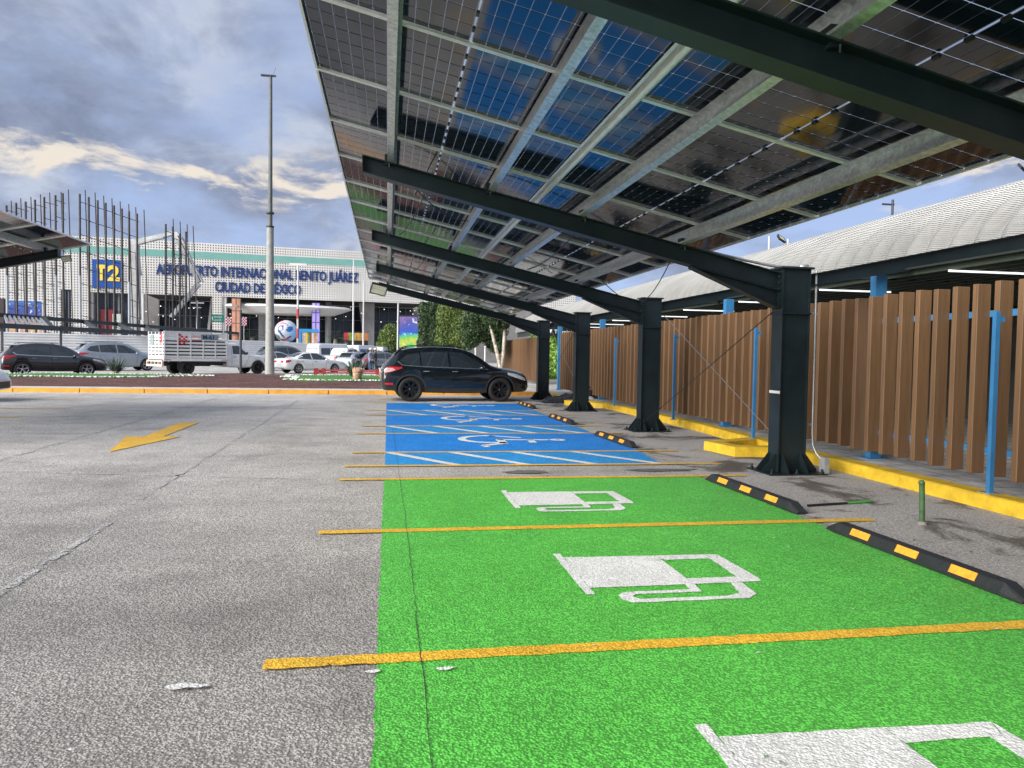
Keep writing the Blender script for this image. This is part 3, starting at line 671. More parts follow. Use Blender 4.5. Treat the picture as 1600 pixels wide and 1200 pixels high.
for k in range(12):
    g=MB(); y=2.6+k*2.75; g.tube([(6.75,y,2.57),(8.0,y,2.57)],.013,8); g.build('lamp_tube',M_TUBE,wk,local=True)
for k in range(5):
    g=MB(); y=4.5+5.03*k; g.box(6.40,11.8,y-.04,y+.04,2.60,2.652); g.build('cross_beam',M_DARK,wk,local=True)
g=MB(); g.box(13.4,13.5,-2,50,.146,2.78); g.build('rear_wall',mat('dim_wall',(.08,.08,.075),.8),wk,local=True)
# sign in the gap
sg=empty('direction_sign',(6.95,28.6,2.40),label='dark overhead walkway sign with white lettering in the fence gap',cat='sign')
def text(body,size,m,parent,origin,ux,uz,name='lettering',ext=.01,off=0.,align='LEFT',sx=1.,out=None,space=1.):
    cu=bpy.data.curves.new(name,'FONT'); cu.body=body; cu.size=size; cu.extrude=ext; cu.offset=off; cu.align_x=align; cu.space_character=space; cu.resolution_u=3
    to=bpy.data.objects.new(name,cu); COL.objects.link(to); bpy.context.view_layer.update()
    me=bpy.data.meshes.new_from_object(to.evaluated_get(bpy.context.evaluated_depsgraph_get())); bpy.data.objects.remove(to)
    ux=Vector(ux).normalized(); uz=Vector(uz).normalized(); nrm=ux.cross(uz)
    for v in me.vertices: v.co=Vector(origin)+ux*v.co.x*sx+uz*v.co.y+nrm*v.co.z
    me.materials.clear(); me.materials.append(m); o=bpy.data.objects.new(name,me); COL.objects.link(o)
    if parent: o.parent=parent
    return o
g=MB(); a=gpt(858,528,2.22)
sgx=7.3
g.box(-.75,1.2,-.04,.04,-.15,.20); g.build('board',mat('sign_black',(.012,.014,.016),.5),sg,local=True)
M_WTXT=mat('white_letters',(.85,.85,.82),.5)
text('Terminal 2',.22,M_WTXT,sg,(-.50,-.055,-.06),(1,0,0),(0,0,1))
g=MB(); g.prism([(-.70,.10),(-.58,.10),(-.64,-.06)],-.0,.012,tf=lambda v:Vector((v.x,-.045-v.z,v.y))); g.build('arrow_mark',M_WTXT,sg,local=True)
# ================================================================ VEHICLES
def paint(name,col,coat=1.,rough=.22,metal=0.): return mat(name,col,rough,metal,var=.01,vs=2,coat=coat)
M_CGLASS=mat('car_window_glass',(.022,.03,.034),.03,var=0,spec=1.)
M_CHROME=mat('chrome_trim',(.6,.61,.62),.18,.9,var=.02)
M_TYRE=mat('tyre_rubber',(.012,.012,.013),.75,var=.15,vs=15)
M_RIMS=mat('silver_alloy',(.5,.51,.53),.3,.8,var=.03); M_RIMB=mat('black_alloy',(.018,.018,.02),.3,.3,var=.03)
M_CLAD=mat('dark_cladding',(.02,.021,.022),.6,var=.08)
M_TAIL=mat('red_tail_lens',(.55,.015,.02),.15,var=.1,vs=20,coat=1.); M_TAILW=mat('pale_tail_lens',(.75,.45,.42),.15,var=.1,vs=20,coat=1.)
M_HEAD=mat('head_lamp_lens',(.55,.56,.56),.1,var=.25,vs=25,coat=1.)
M_PLATE=mat('number_plate',(.6,.6,.57),.5,var=.1,vs=30)
M_SEAM=mat('panel_gap',(.006,.006,.006),.8); M_AMB=mat('amber_lens',(.9,.22,.02),.3)
def interp(tab,x):
    n=len(tab)
    if x<=tab[0][0]: return tab[0][1:]
    if x>=tab[-1][0]: return tab[-1][1:]
    for i in range(n-1):
        a,b=tab[i],tab[i+1]
        if a[0]<=x<=b[0]:
            t=(x-a[0])/(b[0]-a[0]); p=tab[max(i-1,0)]; q=tab[min(i+2,n-1)]; o=[]
            for k in range(1,len(a)):
                h=b[0]-a[0]
                ma=(b[k]-p[k])/(b[0]-p[0]) if b[0]!=p[0] else 0; mb=(q[k]-a[k])/(q[0]-a[0])
                s1=(b[k]-a[k])/h
                if ma*s1<=0: ma=0
                if mb*s1<=0: mb=0
                ma=max(-3*abs(s1),min(3*abs(s1),ma)); mb=max(-3*abs(s1),min(3*abs(s1),mb))
                t2,t3=t*t,t*t*t
                o.append(a[k]*(2*t3-3*t2+1)+ma*h*(t3-2*t2+t)+b[k]*(-2*t3+3*t2)+mb*h*(t3-t2))
            return tuple(o)
class CarShape:
    """tab rows: x, zbottom, zbelt, ztop, half width, half width at roof"""
    def __init__(s,tab): s.tab=tab; s.L=tab[-1][0]
    def sec(s,x):
        zb,zs,zt,w_,wt=interp(s.tab,x); zm=zb+(zs-zb)*.52; zs=min(zs,zt-.03)
        gh=zt-zs
        return [(0,zb),(.86*w_,zb),(.955*w_,zb+.07),(w_*.99,zb+(zs-zb)*.25),(w_,zm),(.985*w_,zs-.03),(.965*w_,zs),(wt+(.965*w_-wt)*.45,zs+gh*.52),(wt,zt-min(.085,gh*.4)),(wt*.93,zt-min(.03,gh*.2)),(wt*.72,zt-.008),(0,zt)]
    def y(s,x,z):
        p=s.sec(x)[2:10]
        for (a,b),(c,d) in zip(p,p[1:]):
            if b<=z<=d and d>b: return a+(c-a)*(z-b)/(d-b)
        return p[0][0] if z<p[0][1] else p[-1][0]
    def z(s,x,y):
        p=s.sec(x)[6:]; y=abs(y)
        for (a,b),(c,d) in zip(p,p[1:]):
            if c<=y<=a and a>c: return d+(b-d)*(y-c)/(a-c)
        return p[0][1]
    def body(s,wheels,r,name,mats,root,wellk=1.13):
        xs=[]; n=64
        for i in range(n+1): t=i/n; xs.append(s.L*(t-.0*math.sin(2*PI*t)))
        vs=[];K=12
        for x in xs:
            p=s.sec(x); vs+=[(x,-a,b) for a,b in p]+[(x,a,b) for a,b in p[1:-1][::-1]]
        m_=2*K-2; g=MB()
        g.add(vs,[(i*m_+k,(i+1)*m_+k,(i+1)*m_+(k+1)%m_,i*m_+(k+1)%m_) for i in range(n) for k in range(m_)],0,True)
        g.add(vs[:m_],[tuple(range(m_))],0); g.add(vs[-m_:],[tuple(range(m_))[::-1]],0)
        o=g.build(name,mats,None); fix(o)
        c=MB()
        for x in wheels:
            for sd_ in (-1,1): 
                c.tube([(x,sd_*.55,r),(x,sd_*1.3,r)],r*wellk,28,1)
        co=c.build('cut',[mats[0],M_BLACK],None); fix(co)
        md=o.modifiers.new('b','BOOLEAN'); md.operation='DIFFERENCE'; md.object=co; md.solver='EXACT'
        bpy.context.view_layer.update()
        me=bpy.data.meshes.new_from_object(o.evaluated_get(bpy.context.evaluated_depsgraph_get()))
        o.modifiers.clear(); old=o.data; o.data=me; bpy.data.objects.remove(co)
        while len(me.materials)<2: me.materials.append(None)
        me.materials[0]=mats[0]; me.materials[1]=M_BLACK
        o.parent=root; return o
def clip_grid(poly,nx=10,ny=4):
    """polygon in 2D cut on a grid so that it can follow the body"""
    import bmesh
    b=bmesh.new(); tri=tessellate_polygon([[Vector((x,y,0)) for x,y in poly]]); v=[b.verts.new((x,y,0)) for x,y in poly]
    for t in tri:
        try: b.faces.new([v[i] for i in t])
        except ValueError: pass
    xs=[p[0] for p in poly]; ys=[p[1] for p in poly]
    for i in range(1,nx):
        bmesh.ops.bisect_plane(b,geom=b.verts[:]+b.edges[:]+b.faces[:],plane_co=(min(xs)+(max(xs)-min(xs))*i/nx,0,0),plane_no=(1,0,0))
    for i in range(1,ny):
        bmesh.ops.bisect_plane(b,geom=b.verts[:]+b.edges[:]+b.faces[:],plane_co=(0,min(ys)+(max(ys)-min(ys))*i/ny,0),plane_no=(0,1,0))
    vs=[tuple(q.co[:2]) for q in b.verts]; b.verts.index_update(); fs=[tuple(q.index for q in f.verts) for f in b.faces]; b.free(); return vs,fs
def patches(s,root,polys,name,m,off=.006,nx=10,ny=4):
    for poly in polys:
        for sd_ in (-1,1):
            g=MB(); side_patch(s,g,poly,off,0,(sd_,),nx,ny); g.build(name,m,root,local=True)
def side_patch(s,g,poly,off=.006,mi=0,sides=(-1,1),nx=10,ny=4):
    vs,fs=clip_grid(poly,nx,ny)
    for sd_ in sides: g.add([(x,sd_*(s.y(x,z)+off),z) for x,z in vs],[f if sd_<0 else f[::-1] for f in fs],mi,True)
def top_patch(s,g,poly,off=.007,mi=0,n=8):
    vs,fs=clip_grid(poly,n,n); g.add([(x,y,s.z(x,y)+off) for x,y in vs],fs,mi,True)
_wc={}
def wheel(root,x,y,r,wd,rimmat,spokes=5,sd_=-1):
    w_=empty('wheel',(0,0,0)); w_.parent=root; w_.location=(x,y,r); w_.rotation_euler=(0,0,0 if sd_<0 else PI)
    key=(r,wd,rimmat.name,spokes)
    if key in _wc:
        for o in _wc[key]: c=o.copy(); COL.objects.link(c); c.parent=w_
        return w_
    h=wd/2; g=MB(); R_=r*.68
    g.lathe([(R_,h),(r*.93,h),(r*.99,h*.75),(r,0),(r*.99,-h*.75),(r*.93,-h),(R_*1.08,-h*1.02),(R_,-h*.92),(R_*.97,-h*.4)],'y',30)
    t=g.build('tyre',M_TYRE,w_,local=True)
    g=MB(); g.lathe([(R_,-h*.88),(R_*.96,-h*.9),(R_*.92,-h*.75),(R_*.90,-h*.1),(0,-h*.1)],'y',30,1)
    g.lathe([(R_*1.0,-h*.9),(R_*.93,-h*.97),(R_*.90,-h*.8)],'y',30,0)
    for k in range(spokes):
        for d in (-.13,.13):
            a=2*PI*k/spokes+.3; a2=a+d; p=(R_*.94*math.cos(a2),-h*.82,R_*.94*math.sin(a2)); q=(R_*.12*math.cos(a),-h*.62,R_*.12*math.sin(a))
            g.bar(q,p,.022+.02*r,.03,0,up=(0,1,0))
    g.lathe([(0,-h*.8),(R_*.17,-h*.78),(R_*.2,-h*.5)],'y',14,0)
    rm=g.build('rim',[rimmat,M_BLACK],w_,local=True); _wc[key]=[t,rm]
    return w_
def handles(s,root,xs,z,m):
    for x in xs:
        for sd_ in (-1,1):
            g=MB(); y=s.y(x,z); g.bar((x-.09,sd_*(y+.022),z),(x+.09,sd_*(y+.022),z),.02,.028); g.build('handle',m,root,local=True)
def mirror(s,root,x,z,m):
    for sd_ in (-1,1):
        g=MB(); y=s.y(x,z); vs=[]
        for i in range(7):
            a=PI*i/6
            for k in range(10):
                b=2*PI*k/10; vs.append((x+.05+.085*math.sin(a)*math.cos(b),sd_*(y+.12-.11*math.cos(a)),z+.05+.075*math.sin(a)*math.sin(b)))
        g.add(vs,[(i*10+k,(i+1)*10+k,(i+1)*10+(k+1)%10,i*10+(k+1)%10) for i in range(6) for k in range(10)],0,True)
        g.build('side_mirror',m,root,local=True)
def finish(root,L,loc,rz):
    """children are modelled with x from rear bumper; shift so that the root sits at the middle"""
    for o in bpy.data.objects:
        if o.parent==root: o.location.x-=L/2
    root.location=loc; root.rotation_euler=(0,0,rz)
def suv(name,label,cat,loc,rz,paintm,L=4.55,H=1.69,W=1.84,rim=None,tail='red',group=None,trim=True,rails=True,clad=True,wb=None,pk=1.):
    root=empty(name,(0,0,0),label=label,cat=cat,group=group); hw=W/2; k=L/4.55; h=H/1.69
    T=[(0.00,.42,.80,.84,.74,.66),(.05,.36,.92,1.00,.84,.70),(.12,.34,1.02*h,1.13*h,.885,.70),(.30,.33,1.06*h,1.33*h,.905,.66),(.50,.32,1.08*h,1.52*h,.915,.64),(.80,.30,1.07*h,1.62*h,.92,.63),(1.5,.27,1.03*h,1.69*h,.92,.64),(2.2,.26,1.00*h,1.67*h,.92,.63),(2.65,.26,.985*h,1.57*h,.92,.62),(3.05,.27,.975*h,1.36*h,.918,.64),(3.36,.28,.965*h,1.15*h,.912,.72),(3.6,.29,.95*h,1.08*h,.90,.76),(4.0,.30,.90*h,1.02*h,.88,.74),(4.30,.31,.82*h,.94*h,.85,.72),(4.46,.33,.74*h,.84*h,.78,.66),(4.55,.38,.62*h,.70*h,.66,.55)]
    s=CarShape([(a*k,b,c,d,e*hw/.92,f*hw/.92) for a,b,c,d,e,f in T]); r=.375*h**.5; xr,xf=.86*k,.86*k+(wb or 2.72*k)
    s.body((xr,xf),r,'body',[paintm],root)
    def K(p): return [(a*k,b*h) for a,b in p]
    patches(s,root,[K([(.66,1.15),(.54,1.24),(.74,1.42),(1.12,1.49),(1.16,1.09)]),K([(1.20,1.08),(1.17,1.505),(1.98,1.545),(2.03,1.05)]),K([(2.09,1.045),(2.05,1.545),(2.46,1.50),(2.84,1.30),(3.20,1.03)])],'side_window',M_CGLASS)
    g=MB(); top_patch(s,g,[(2.70*k,-.52),(2.70*k,.52),(3.30*k,.66),(3.30*k,-.66)]); g.build('windscreen',M_CGLASS,root,local=True)
    g=MB(); top_patch(s,g,[(.17*k,-.58),(.17*k,.58),(.50*k,.52),(.50*k,-.52)]); g.build('rear_window',M_CGLASS,root,local=True)
    if trim:
        g=MB()
        side_patch(s,g,K([(.46,1.215),(.60,1.095),(1.2,1.055),(3.24,.995),(3.22,1.022),(1.2,1.085),(.62,1.125),(.50,1.235)]),.009,nx=24); g.build('window_trim',M_CHROME if trim is True else trim,root,local=True)
    if clad:
        patches(s,root,[[(xr+r*1.15,.30),(xf-r*1.15,.30),(xf-r*1.15,.42),(xr+r*1.15,.42)]],'sill_cladding',M_CLAD,.008)
        for cx_ in (xr,xf):
            a0,a1=(-8,188); pts=[(cx_+r*1.30*math.cos(R(a0+(a1-a0)*i/16)),r+r*1.27*math.sin(R(a0+(a1-a0)*i/16))) for i in range(17)]+[(cx_+r*1.14*math.cos(R(a1-(a1-a0)*i/16)),r+r*1.14*math.sin(R(a1-(a1-a0)*i/16))) for i in range(17)]
            patches(s,root,[pts],'arch_cladding',M_CLAD,.010,12,8)
        patches(s,root,[[(.06,.40),(xr-r*1.25,.36),(xr-r*1.22,.52),(.05,.56)]],'bumper_cladding',M_CLAD,.006)
    patches(s,root,[[(x*k,.45*h),((x+.012)*k,.45*h),((x+.022)*k,1.04*h),((x+.008)*k,1.04*h)] for x in (1.145,2.035)]+[[(3.02*k,.45*h),(3.032*k,.45*h),(3.10*k,.97*h),(3.085*k,.97*h)]],'door_gap',M_SEAM,.004)
    for sd_ in (-1,1):
        g=MB(); side_patch(s,g,K([(.07,.98),(.10,.86),(.30,.90),(.62,1.02),(.60,1.055),(.20,1.06)]),.012,0,(sd_,)); 
        vs=[(-.006+.05,sd_*.50,.90*h),(-.0+.05,sd_*.72,.92*h),(.10,sd_*.80,1.05*h),(.07,sd_*.52,1.02*h)]
        g.build('tail_light',M_TAIL,root,local=True)
        if tail=='pale': g=MB(); side_patch(s,g,K([(.075,.955),(.10,.875),(.26,.905),(.40,.955),(.34,1.02),(.12,1.02)]),.017,0,(sd_,)); g.build('reversing_lens',M_TAILW,root,local=True)
        g=MB(); side_patch(s,g,K([(3.86,.84),(4.30,.70),(4.44,.66),(4.43,.74),(4.16,.86),(3.84,.92)]),.012,0,(sd_,)); g.build('head_light',M_HEAD,root,local=True)
        g=MB(); side_patch(s,g,K([(.10,.52),(.34,.50),(.34,.57),(.10,.57)]),.012,0,(sd_,)); g.build('rear_reflector',M_TAIL,root,local=True)
    g=MB(); g.box(-.012,.02,-.26,.26,.86*h,.98*h); g.build('number_plate',M_PLATE,root,local=True)
    g=MB(); g.box(.30*k,.62*k,-.56,.56,1.545*h,1.575*h); g.build('spoiler',M_BLACK if rails else paintm,root,local=True)
    g=MB(); g.box(L-.10,L+.006,-.42,.42,.42*h,.60*h); g.build('grille',M_BLACK,root,local=True)
    if rails:
        for sd_ in (-1,1): g=MB(); g.tube([(.7*k,sd_*.60*hw/.92,1.655*h),(.85*k,sd_*.60*hw/.92,1.70*h),(2.2*k,sd_*.60*hw/.92,1.715*h),(2.4*k,sd_*.60*hw/.92,1.66*h)],.016,6); g.build('roof_rail',M_BLACK,root,local=True)
    handles(s,root,(1.33*k,2.2*k),.93*h,paintm if trim is not True else M_CHROME); mirror(s,root,2.98*k,1.0*h,paintm)
    for x in (xr,xf):
        for sd_ in (-1,1): wheel(root,x,sd_*(hw-.12),r,.23,rim or M_RIMS,8 if rim else 5,sd_)
    finish(root,L,loc,rz); return root
def sedan(name,label,loc,rz,paintm,L=4.85,rim=None,group=None):
    root=empty(name,(0,0,0),label=label,cat='car',group=group); k=L/4.85
    T=[(0,.40,.74,.80,.68,.55),(.06,.33,.90,.95,.80,.66),(.25,.28,.96,1.03,.88,.70),(.75,.25,.95,1.08,.91,.66),(1.1,.24,.94,1.25,.915,.60),(1.5,.23,.93,1.40,.92,.58),(2.1,.22,.91,1.47,.92,.58),(2.6,.22,.90,1.44,.92,.58),(3.1,.22,.89,1.25,.92,.60),(3.5,.23,.88,1.02,.91,.72),(3.9,.24,.84,.96,.90,.76),(4.4,.26,.77,.87,.86,.70),(4.7,.28,.66,.76,.78,.60),(4.85,.34,.52,.58,.62,.45)]
    s=CarShape([(a*k,*b) for a,*b in T]); r=.33; xr,xf=1.0*k,3.78*k
    s.body((xr,xf),r,'body',[paintm],root)
    def K(p): return [(a*k,b) for a,b in p]
    patches(s,root,[K([(.98,1.02),(1.12,1.14),(1.5,1.33),(1.96,1.38),(2.0,.97)]),K([(2.06,.97),(2.03,1.385),(2.5,1.37),(2.9,1.22),(3.28,.95)])],'side_window',M_CGLASS)
    g=MB(); top_patch(s,g,[(2.68*k,-.5),(2.68*k,.5),(3.42*k,.66),(3.42*k,-.66)]); g.build('windscreen',M_CGLASS,root,local=True)
    g=MB(); top_patch(s,g,[(.85*k,-.62),(.85*k,.62),(1.45*k,.5),(1.45*k,-.5)]); g.build('rear_window',M_CGLASS,root,local=True)
    g=MB(); side_patch(s,g,K([(.93,1.0),(2.0,.95),(3.3,.93),(3.3,.945),(2.0,.968),(.96,1.018)]),.008,nx=20); g.build('window_trim',M_CHROME,root,local=True)
    patches(s,root,[K([(2.02,.3),(2.03,.3),(2.05,.95),(2.035,.95)]),K([(3.05,.32),(3.06,.32),(3.12,.93),(3.105,.93)])],'door_gap',M_SEAM,.004)
    for sd_ in (-1,1):
        g=MB(); side_patch(s,g,K([(.05,.80),(.06,.72),(.40,.80),(.46,.90),(.12,.92)]),.012,0,(sd_,)); g.box(-.005,.035,sd_*.30,sd_*.60,.74,.86)
        g.build('tail_light',M_TAIL,root,local=True)
        g=MB(); side_patch(s,g,K([(4.2,.70),(4.7,.58),(4.7,.66),(4.25,.78)]),.012,0,(sd_,)); g.build('head_light',M_HEAD,root,local=True)
    g=MB(); g.box(-.012,.02,-.26,.26,.62,.74); g.build('number_plate',M_PLATE,root,local=True)
    g=MB(); g.box(.01,.06,-.6,.6,.36,.44); g.box(L-.1,L+.005,-.5,.5,.34,.52); g.build('lower_grille',M_BLACK,root,local=True)
    handles(s,root,(1.25*k,2.25*k),.84,M_CHROME); mirror(s,root,3.0*k,.92,paintm)
    for x in (xr,xf):
        for sd_ in (-1,1): wheel(root,x,sd_*.80,r,.22,rim or M_RIMS,5,sd_)
    finish(root,L,loc,rz); return root
def van(name,label,loc,rz,paintm,L=5.3,H=2.3,group=None,light=False):
    root=empty(name,(0,0,0),label=label,cat='van',group=group); h=H/2.3
    T=[(0,.42,1.1,1.5*h,.84,.70),(.05,.38,1.15,2.05*h,.90,.78),(.18,.34,1.2,2.24*h,.93,.80),(.8,.3,1.2,2.30*h,.94,.81),(3.2,.28,1.18,2.30*h,.94,.80),(3.9,.28,1.16,2.15*h,.94,.76),(4.45,.29,1.12,1.62*h,.93,.74),(4.85,.30,1.05,1.22,.90,.78),(5.15,.32,.85,1.02,.84,.72),(5.3,.38,.6,.72,.72,.58)]
    s=CarShape([(a*L/5.3,*b) for a,*b in T]); r=.34; xr,xf=.95,4.35*L/5.3
    s.body((xr,xf),r,'body',[paintm],root)
    patches(s,root,[[(.35,1.25),(.35,1.85*h),(1.5,1.88*h),(1.5,1.25)],[(1.58,1.25),(1.58,1.88*h),(2.7,1.88*h),(2.7,1.25)],[(2.85,1.2),(2.85,1.88*h),(3.5,1.86*h),(4.2,1.3),(4.2,1.2)]],'side_window',M_CGLASS)
    g=MB()
    for y0,y1 in ((-.66,.66),): 
        g.hexa([(.028,y0-.04,1.22),(.028,y1+.04,1.22),(.06,y1+.04,1.22),(.06,y0-.04,1.22),(.038,y0,1.86*h),(.038,y1,1.86*h),(.07,y1,1.86*h),(.07,y0,1.86*h)])
    g.build('rear_window',M_CGLASS,root,local=True)
    g=MB(); top_patch(s,g,[(3.98*L/5.3,-.66),(3.98*L/5.3,.66),(4.75*L/5.3,.74),(4.75*L/5.3,-.74)]); g.build('windscreen',M_CGLASS,root,local=True)
    for sd_ in (-1,1):
        g=MB(); g.box(.0,.06,sd_*.74,sd_*.86,.75,1.15); g.build('tail_light',M_TAIL,root,local=True)
        g=MB(); side_patch(s,g,[(4.8,.86),(5.15,.72),(5.15,.85),(4.85,1.0)],.012,0,(sd_,)); g.build('head_light',M_HEAD,root,local=True)
    g=MB(); g.box(-.01,.05,-.14,.14,2.02*h,2.08*h); g.build('brake_light',M_TAIL,root,local=True)
    g=MB(); g.box(-.03,.05,-.8,.8,.40,.55); g.build('bumper',M_CLAD,root,local=True)
    mirror(s,root,4.3*L/5.3,1.25,M_BLACK)
    for x in (xr,xf):
        for sd_ in (-1,1): wheel(root,x,sd_*.80,r,.22,M_RIMS,5,sd_)
    finish(root,L,loc,rz); return root
def pickup(name,label,loc,rz,paintm,stake=False):
    root=empty(name,(0,0,0),label=label,cat='truck' if stake else 'pickup'); 
    BX=0
    if not stake:
        L=5.7; T=[(0,.55,1.08,1.14,.86,.80),(.04,.5,1.14,1.19,.94,.90),(1.0,.45,1.14,1.20,.96,.92),(1.78,.42,1.14,1.20,.96,.92),(1.84,.42,1.14,1.70,.96,.80),(2.1,.40,1.14,1.86,.96,.76),(2.9,.38,1.12,1.90,.96,.76),(3.4,.38,1.12,1.80,.96,.74),(3.95,.40,1.10,1.30,.96,.80),(4.3,.42,1.08,1.20,.96,.84),(5.2,.45,1.02,1.13,.94,.80),(5.6,.48,.9,1.02,.88,.74),(5.7,.5,.75,.85,.8,.66)]
        wins=[[(2.0,1.2),(2.05,1.68),(2.75,1.75),(2.75,1.2)],[(2.82,1.2),(2.82,1.75),(3.3,1.70),(3.78,1.25),(3.8,1.18)]]; xr,xf=1.15,4.75; wsx=(3.45,3.93)
    else:
        BX=.88; L=5.95+BX; T=[(3.05,.5,1.2,1.80,.92,.74),(3.12,.45,1.2,1.93,.98,.78),(3.5,.42,1.2,1.97,.99,.78),(3.9,.40,1.2,1.93,.99,.77),(4.1,.40,1.19,1.80,.99,.76),(4.55,.42,1.18,1.34,.99,.84),(4.8,.42,1.16,1.27,.99,.88),(5.5,.45,1.1,1.22,.98,.84),(5.85,.48,1.0,1.10,.92,.78),(5.95,.5,.8,.92,.84,.7)]; T=[(q[0]+BX,)+q[1:] for q in T]
        wins=[[(3.45+BX,1.27),(3.45+BX,1.78),(3.88+BX,1.78),(4.40+BX,1.32),(4.42+BX,1.24)]]; xr,xf=1.45,5.15+BX; wsx=(4.12+BX,4.55+BX)
    s=CarShape(T)
    # the loft starts at T[0][0]: shift a copy for stake trucks
    if stake:
        s0=CarShape([(a-3.05-BX,*b) for a,*b in T]); b=s0.body((xf-3.05-BX,),.42,'cab',[paintm],root); b.location.x+=3.05+BX
    else: s.body((xr,xf),.40,'body',[paintm],root)
    patches(s,root,wins,'side_window',M_CGLASS)
    g=MB(); top_patch(s,g,[(wsx[0],-.6),(wsx[0],.6),(wsx[1],.74),(wsx[1],-.74)]); g.build('windscreen',M_CGLASS,root,local=True)
    patches(s,root,[[(4.2+BX if stake else 3.9,.5),(4.212+BX if stake else 3.912,.5),(4.55+BX if stake else 3.96,1.15),(4.535+BX if stake else 3.945,1.15)],[(3.35+BX if stake else 2.78,.5),(3.362+BX if stake else 2.79,.5),(3.38+BX if stake else 2.8,1.8 if stake else 1.15),(3.368+BX if stake else 2.79,1.8 if stake else 1.15)]],'door_gap',M_SEAM,.004,10,8)
    handles(s,root,(3.55+BX,) if stake else (2.95,2.1),1.08,M_BLACK); mirror(s,root,4.28+BX if stake else 3.75,1.28,M_BLACK)
    for sd_ in (-1,1):
        g=MB(); x=5.6+BX if stake else 5.35; side_patch(s,g,[(x-.05,.82),(x+.25,.78),(x+.25,.95),(x-.05,1.0)],.012,0,(sd_,)); g.build('head_light',M_HEAD,root,local=True)
    g=MB(); g.box(L-.05,L+.03,-.9,.9,.45,.62); g.build('front_bumper',M_CHROME,root,local=True)
    if stake:
        W_=1.12; zb,zt=.98,2.52; x0,x1=0.0,3.9
        g=MB(); g.box(.1,5.9,-.42,-.34,.55,.72); g.box(.1,5.9,.34,.42,.55,.72); g.box(.2,.5,-.5,.5,.5,.8); g.box(1.8,2.9,-.9,-.5,.5,.85); g.build('chassis',M_BLACK,root,local=True)
        g=MB(); g.box(x0,x1,-W_,W_,.90,zb); g.box(x0,x1,-W_-.02,-W_+.05,.80,.90); g.box(x0,x1,W_-.05,W_+.02,.80,.90); g.build('bed_floor',paintm,root,local=True)
        for sd_ in (-1,1):
            g=MB(); y=sd_*(W_-.01)
            def bx(a,b,c,d,y0=0,y1=.035): ya,yb=sorted((y-sd_*y0,y-sd_*y1)); g.box(a,b,ya,yb,c,d)
            for i in range(7): bx(x0+.02,x1-.02,zb+.02+i*.205,zb+.02+i*.205+(.13 if i<6 else .25))
            for xx in (.02,.78,1.55,2.32,3.08,3.80): bx(xx,xx+.07,zb,zt,-.022,.0)
            bx(x0+.02,x1-.02,zt,zt+.05,-.03,.06)
            sb=g.build('stake_side',paintm,root,local=True)
            if sd_<0:
                gg=MB(); px,pz,c=.86,2.42,.12
                for i in range(4):
                    for j in range(5):
                        if (i+j)%2==0 and not (i in(1,2) and j in (0,)): gg.box(px+i*c*1.1,px+(i+1)*c*1.1,y-.028,y-.0225,pz-(j+1)*c,pz-j*c)
                gg.build('red_check_mark',mat('red_decal',(.6,.02,.03),.5),root,local=True)
                gg=MB(); gg.box(2.2,3.3,y-.026,y-.0225,2.10,2.42); gg.build('number_board',mat('grey_green_board',(.22,.28,.28),.5),root,local=True)
                text('M-61',.33,mat('navy_letters',(.01,.04,.12),.5),root,(2.3,y-.029,2.145),(1,0,0),(0,0,1),off=.012,sx=1.1,ext=.002)
                gg=MB(); gg.box(1.64,2.15,y-.028,y-.0225,2.22,2.32); gg.build('red_stripe_decal',mat('faded_red',(.75,.35,.33),.5),root,local=True)
                gg=MB(); gg.box(1.64,2.25,y-.028,y-.0225,2.02,2.07); gg.build('red_line_decal',mat('dark_red_decal',(.35,.02,.03),.5),root,local=True)
                for q0 in (.05,3.5): gg=MB(); gg.box(q0,q0+.35,y-.045,y-.036,.86,.90); gg.build('red_marker_strip',MATS['dark_red_decal'],root,local=True)
        g=MB(); g.box(.2,x1-.1,-.95,.95,zb+.01,zb+1.15); g.build('bed_shade_block',M_RUB,root,local=True)  # invented dark block, stands for the shaded bed interior behind the slat gaps
        g=MB()
        for i in range(7): g.box(0,.035,-W_+.04,W_-.04,zb+.02+i*.205,zb+.02+i*.205+.145)
        for yy in (-1.05,-.55,-.04,.5,.98): g.box(-.025,0,yy,yy+.08,zb,zt)
        g.build('rear_gate',paintm,root,local=True)
        gg=MB()
        for i in range(3):
            for j in range(5):
                if (i+j)%2==0: gg.box(-.031,-.0255,-1.0+i*.12,-1.0+(i+1)*.12,2.42-(j+1)*.11,2.42-j*.11)
        gg.build('red_check_mark',MATS['red_decal'],root,local=True)
        g=MB(); g.box(-.03,.05,.25,.75,1.75,2.35); g.build('grey_plate',mat('grey_green_board',(.22,.28,.28),.5),root,local=True)
        g=MB(); g.box(-.12,.02,-1.1,1.1,.48,.60); g.box(-.10,.0,-1.1,1.1,.76,.84)
        for yy in (-1.1,-.6,-.1,.4,1.02): g.box(-.11,-.01,yy,yy+.08,.60,.76)
        g.build('rear_bumper',mat('cream_paint',(.62,.58,.48),.5),root,local=True)
        for yy in (-.98,.84): g=MB(); g.box(-.13,-.115,yy,yy+.14,.62,.74); g.build('tail_light',M_TAIL,root,local=True)
        g=MB(); g.box(2.1,3.8,-1.1,-1.06,.66,.80); 
        g.prism([(.82,.30),(1.0,.30),(1.0,.86),(.82,.86)],0,.02,tf=lambda v:Vector((v.x,-1.05+v.z,v.y))); g.build('mud_flap',M_BLACK,root,local=True)
        for sd_ in (-1,1):
            for yy in (.95,.68): wheel(root,xr,sd_*yy,.42,.24,M_RIMB,6,sd_)
            wheel(root,xf,sd_*.86,.42,.26,M_RIMB,6,sd_)
    else:
        g=MB(); g.box(.12,1.72,-.80,.80,1.195,1.225); g.build('bed_cover',M_BLACK,root,local=True)
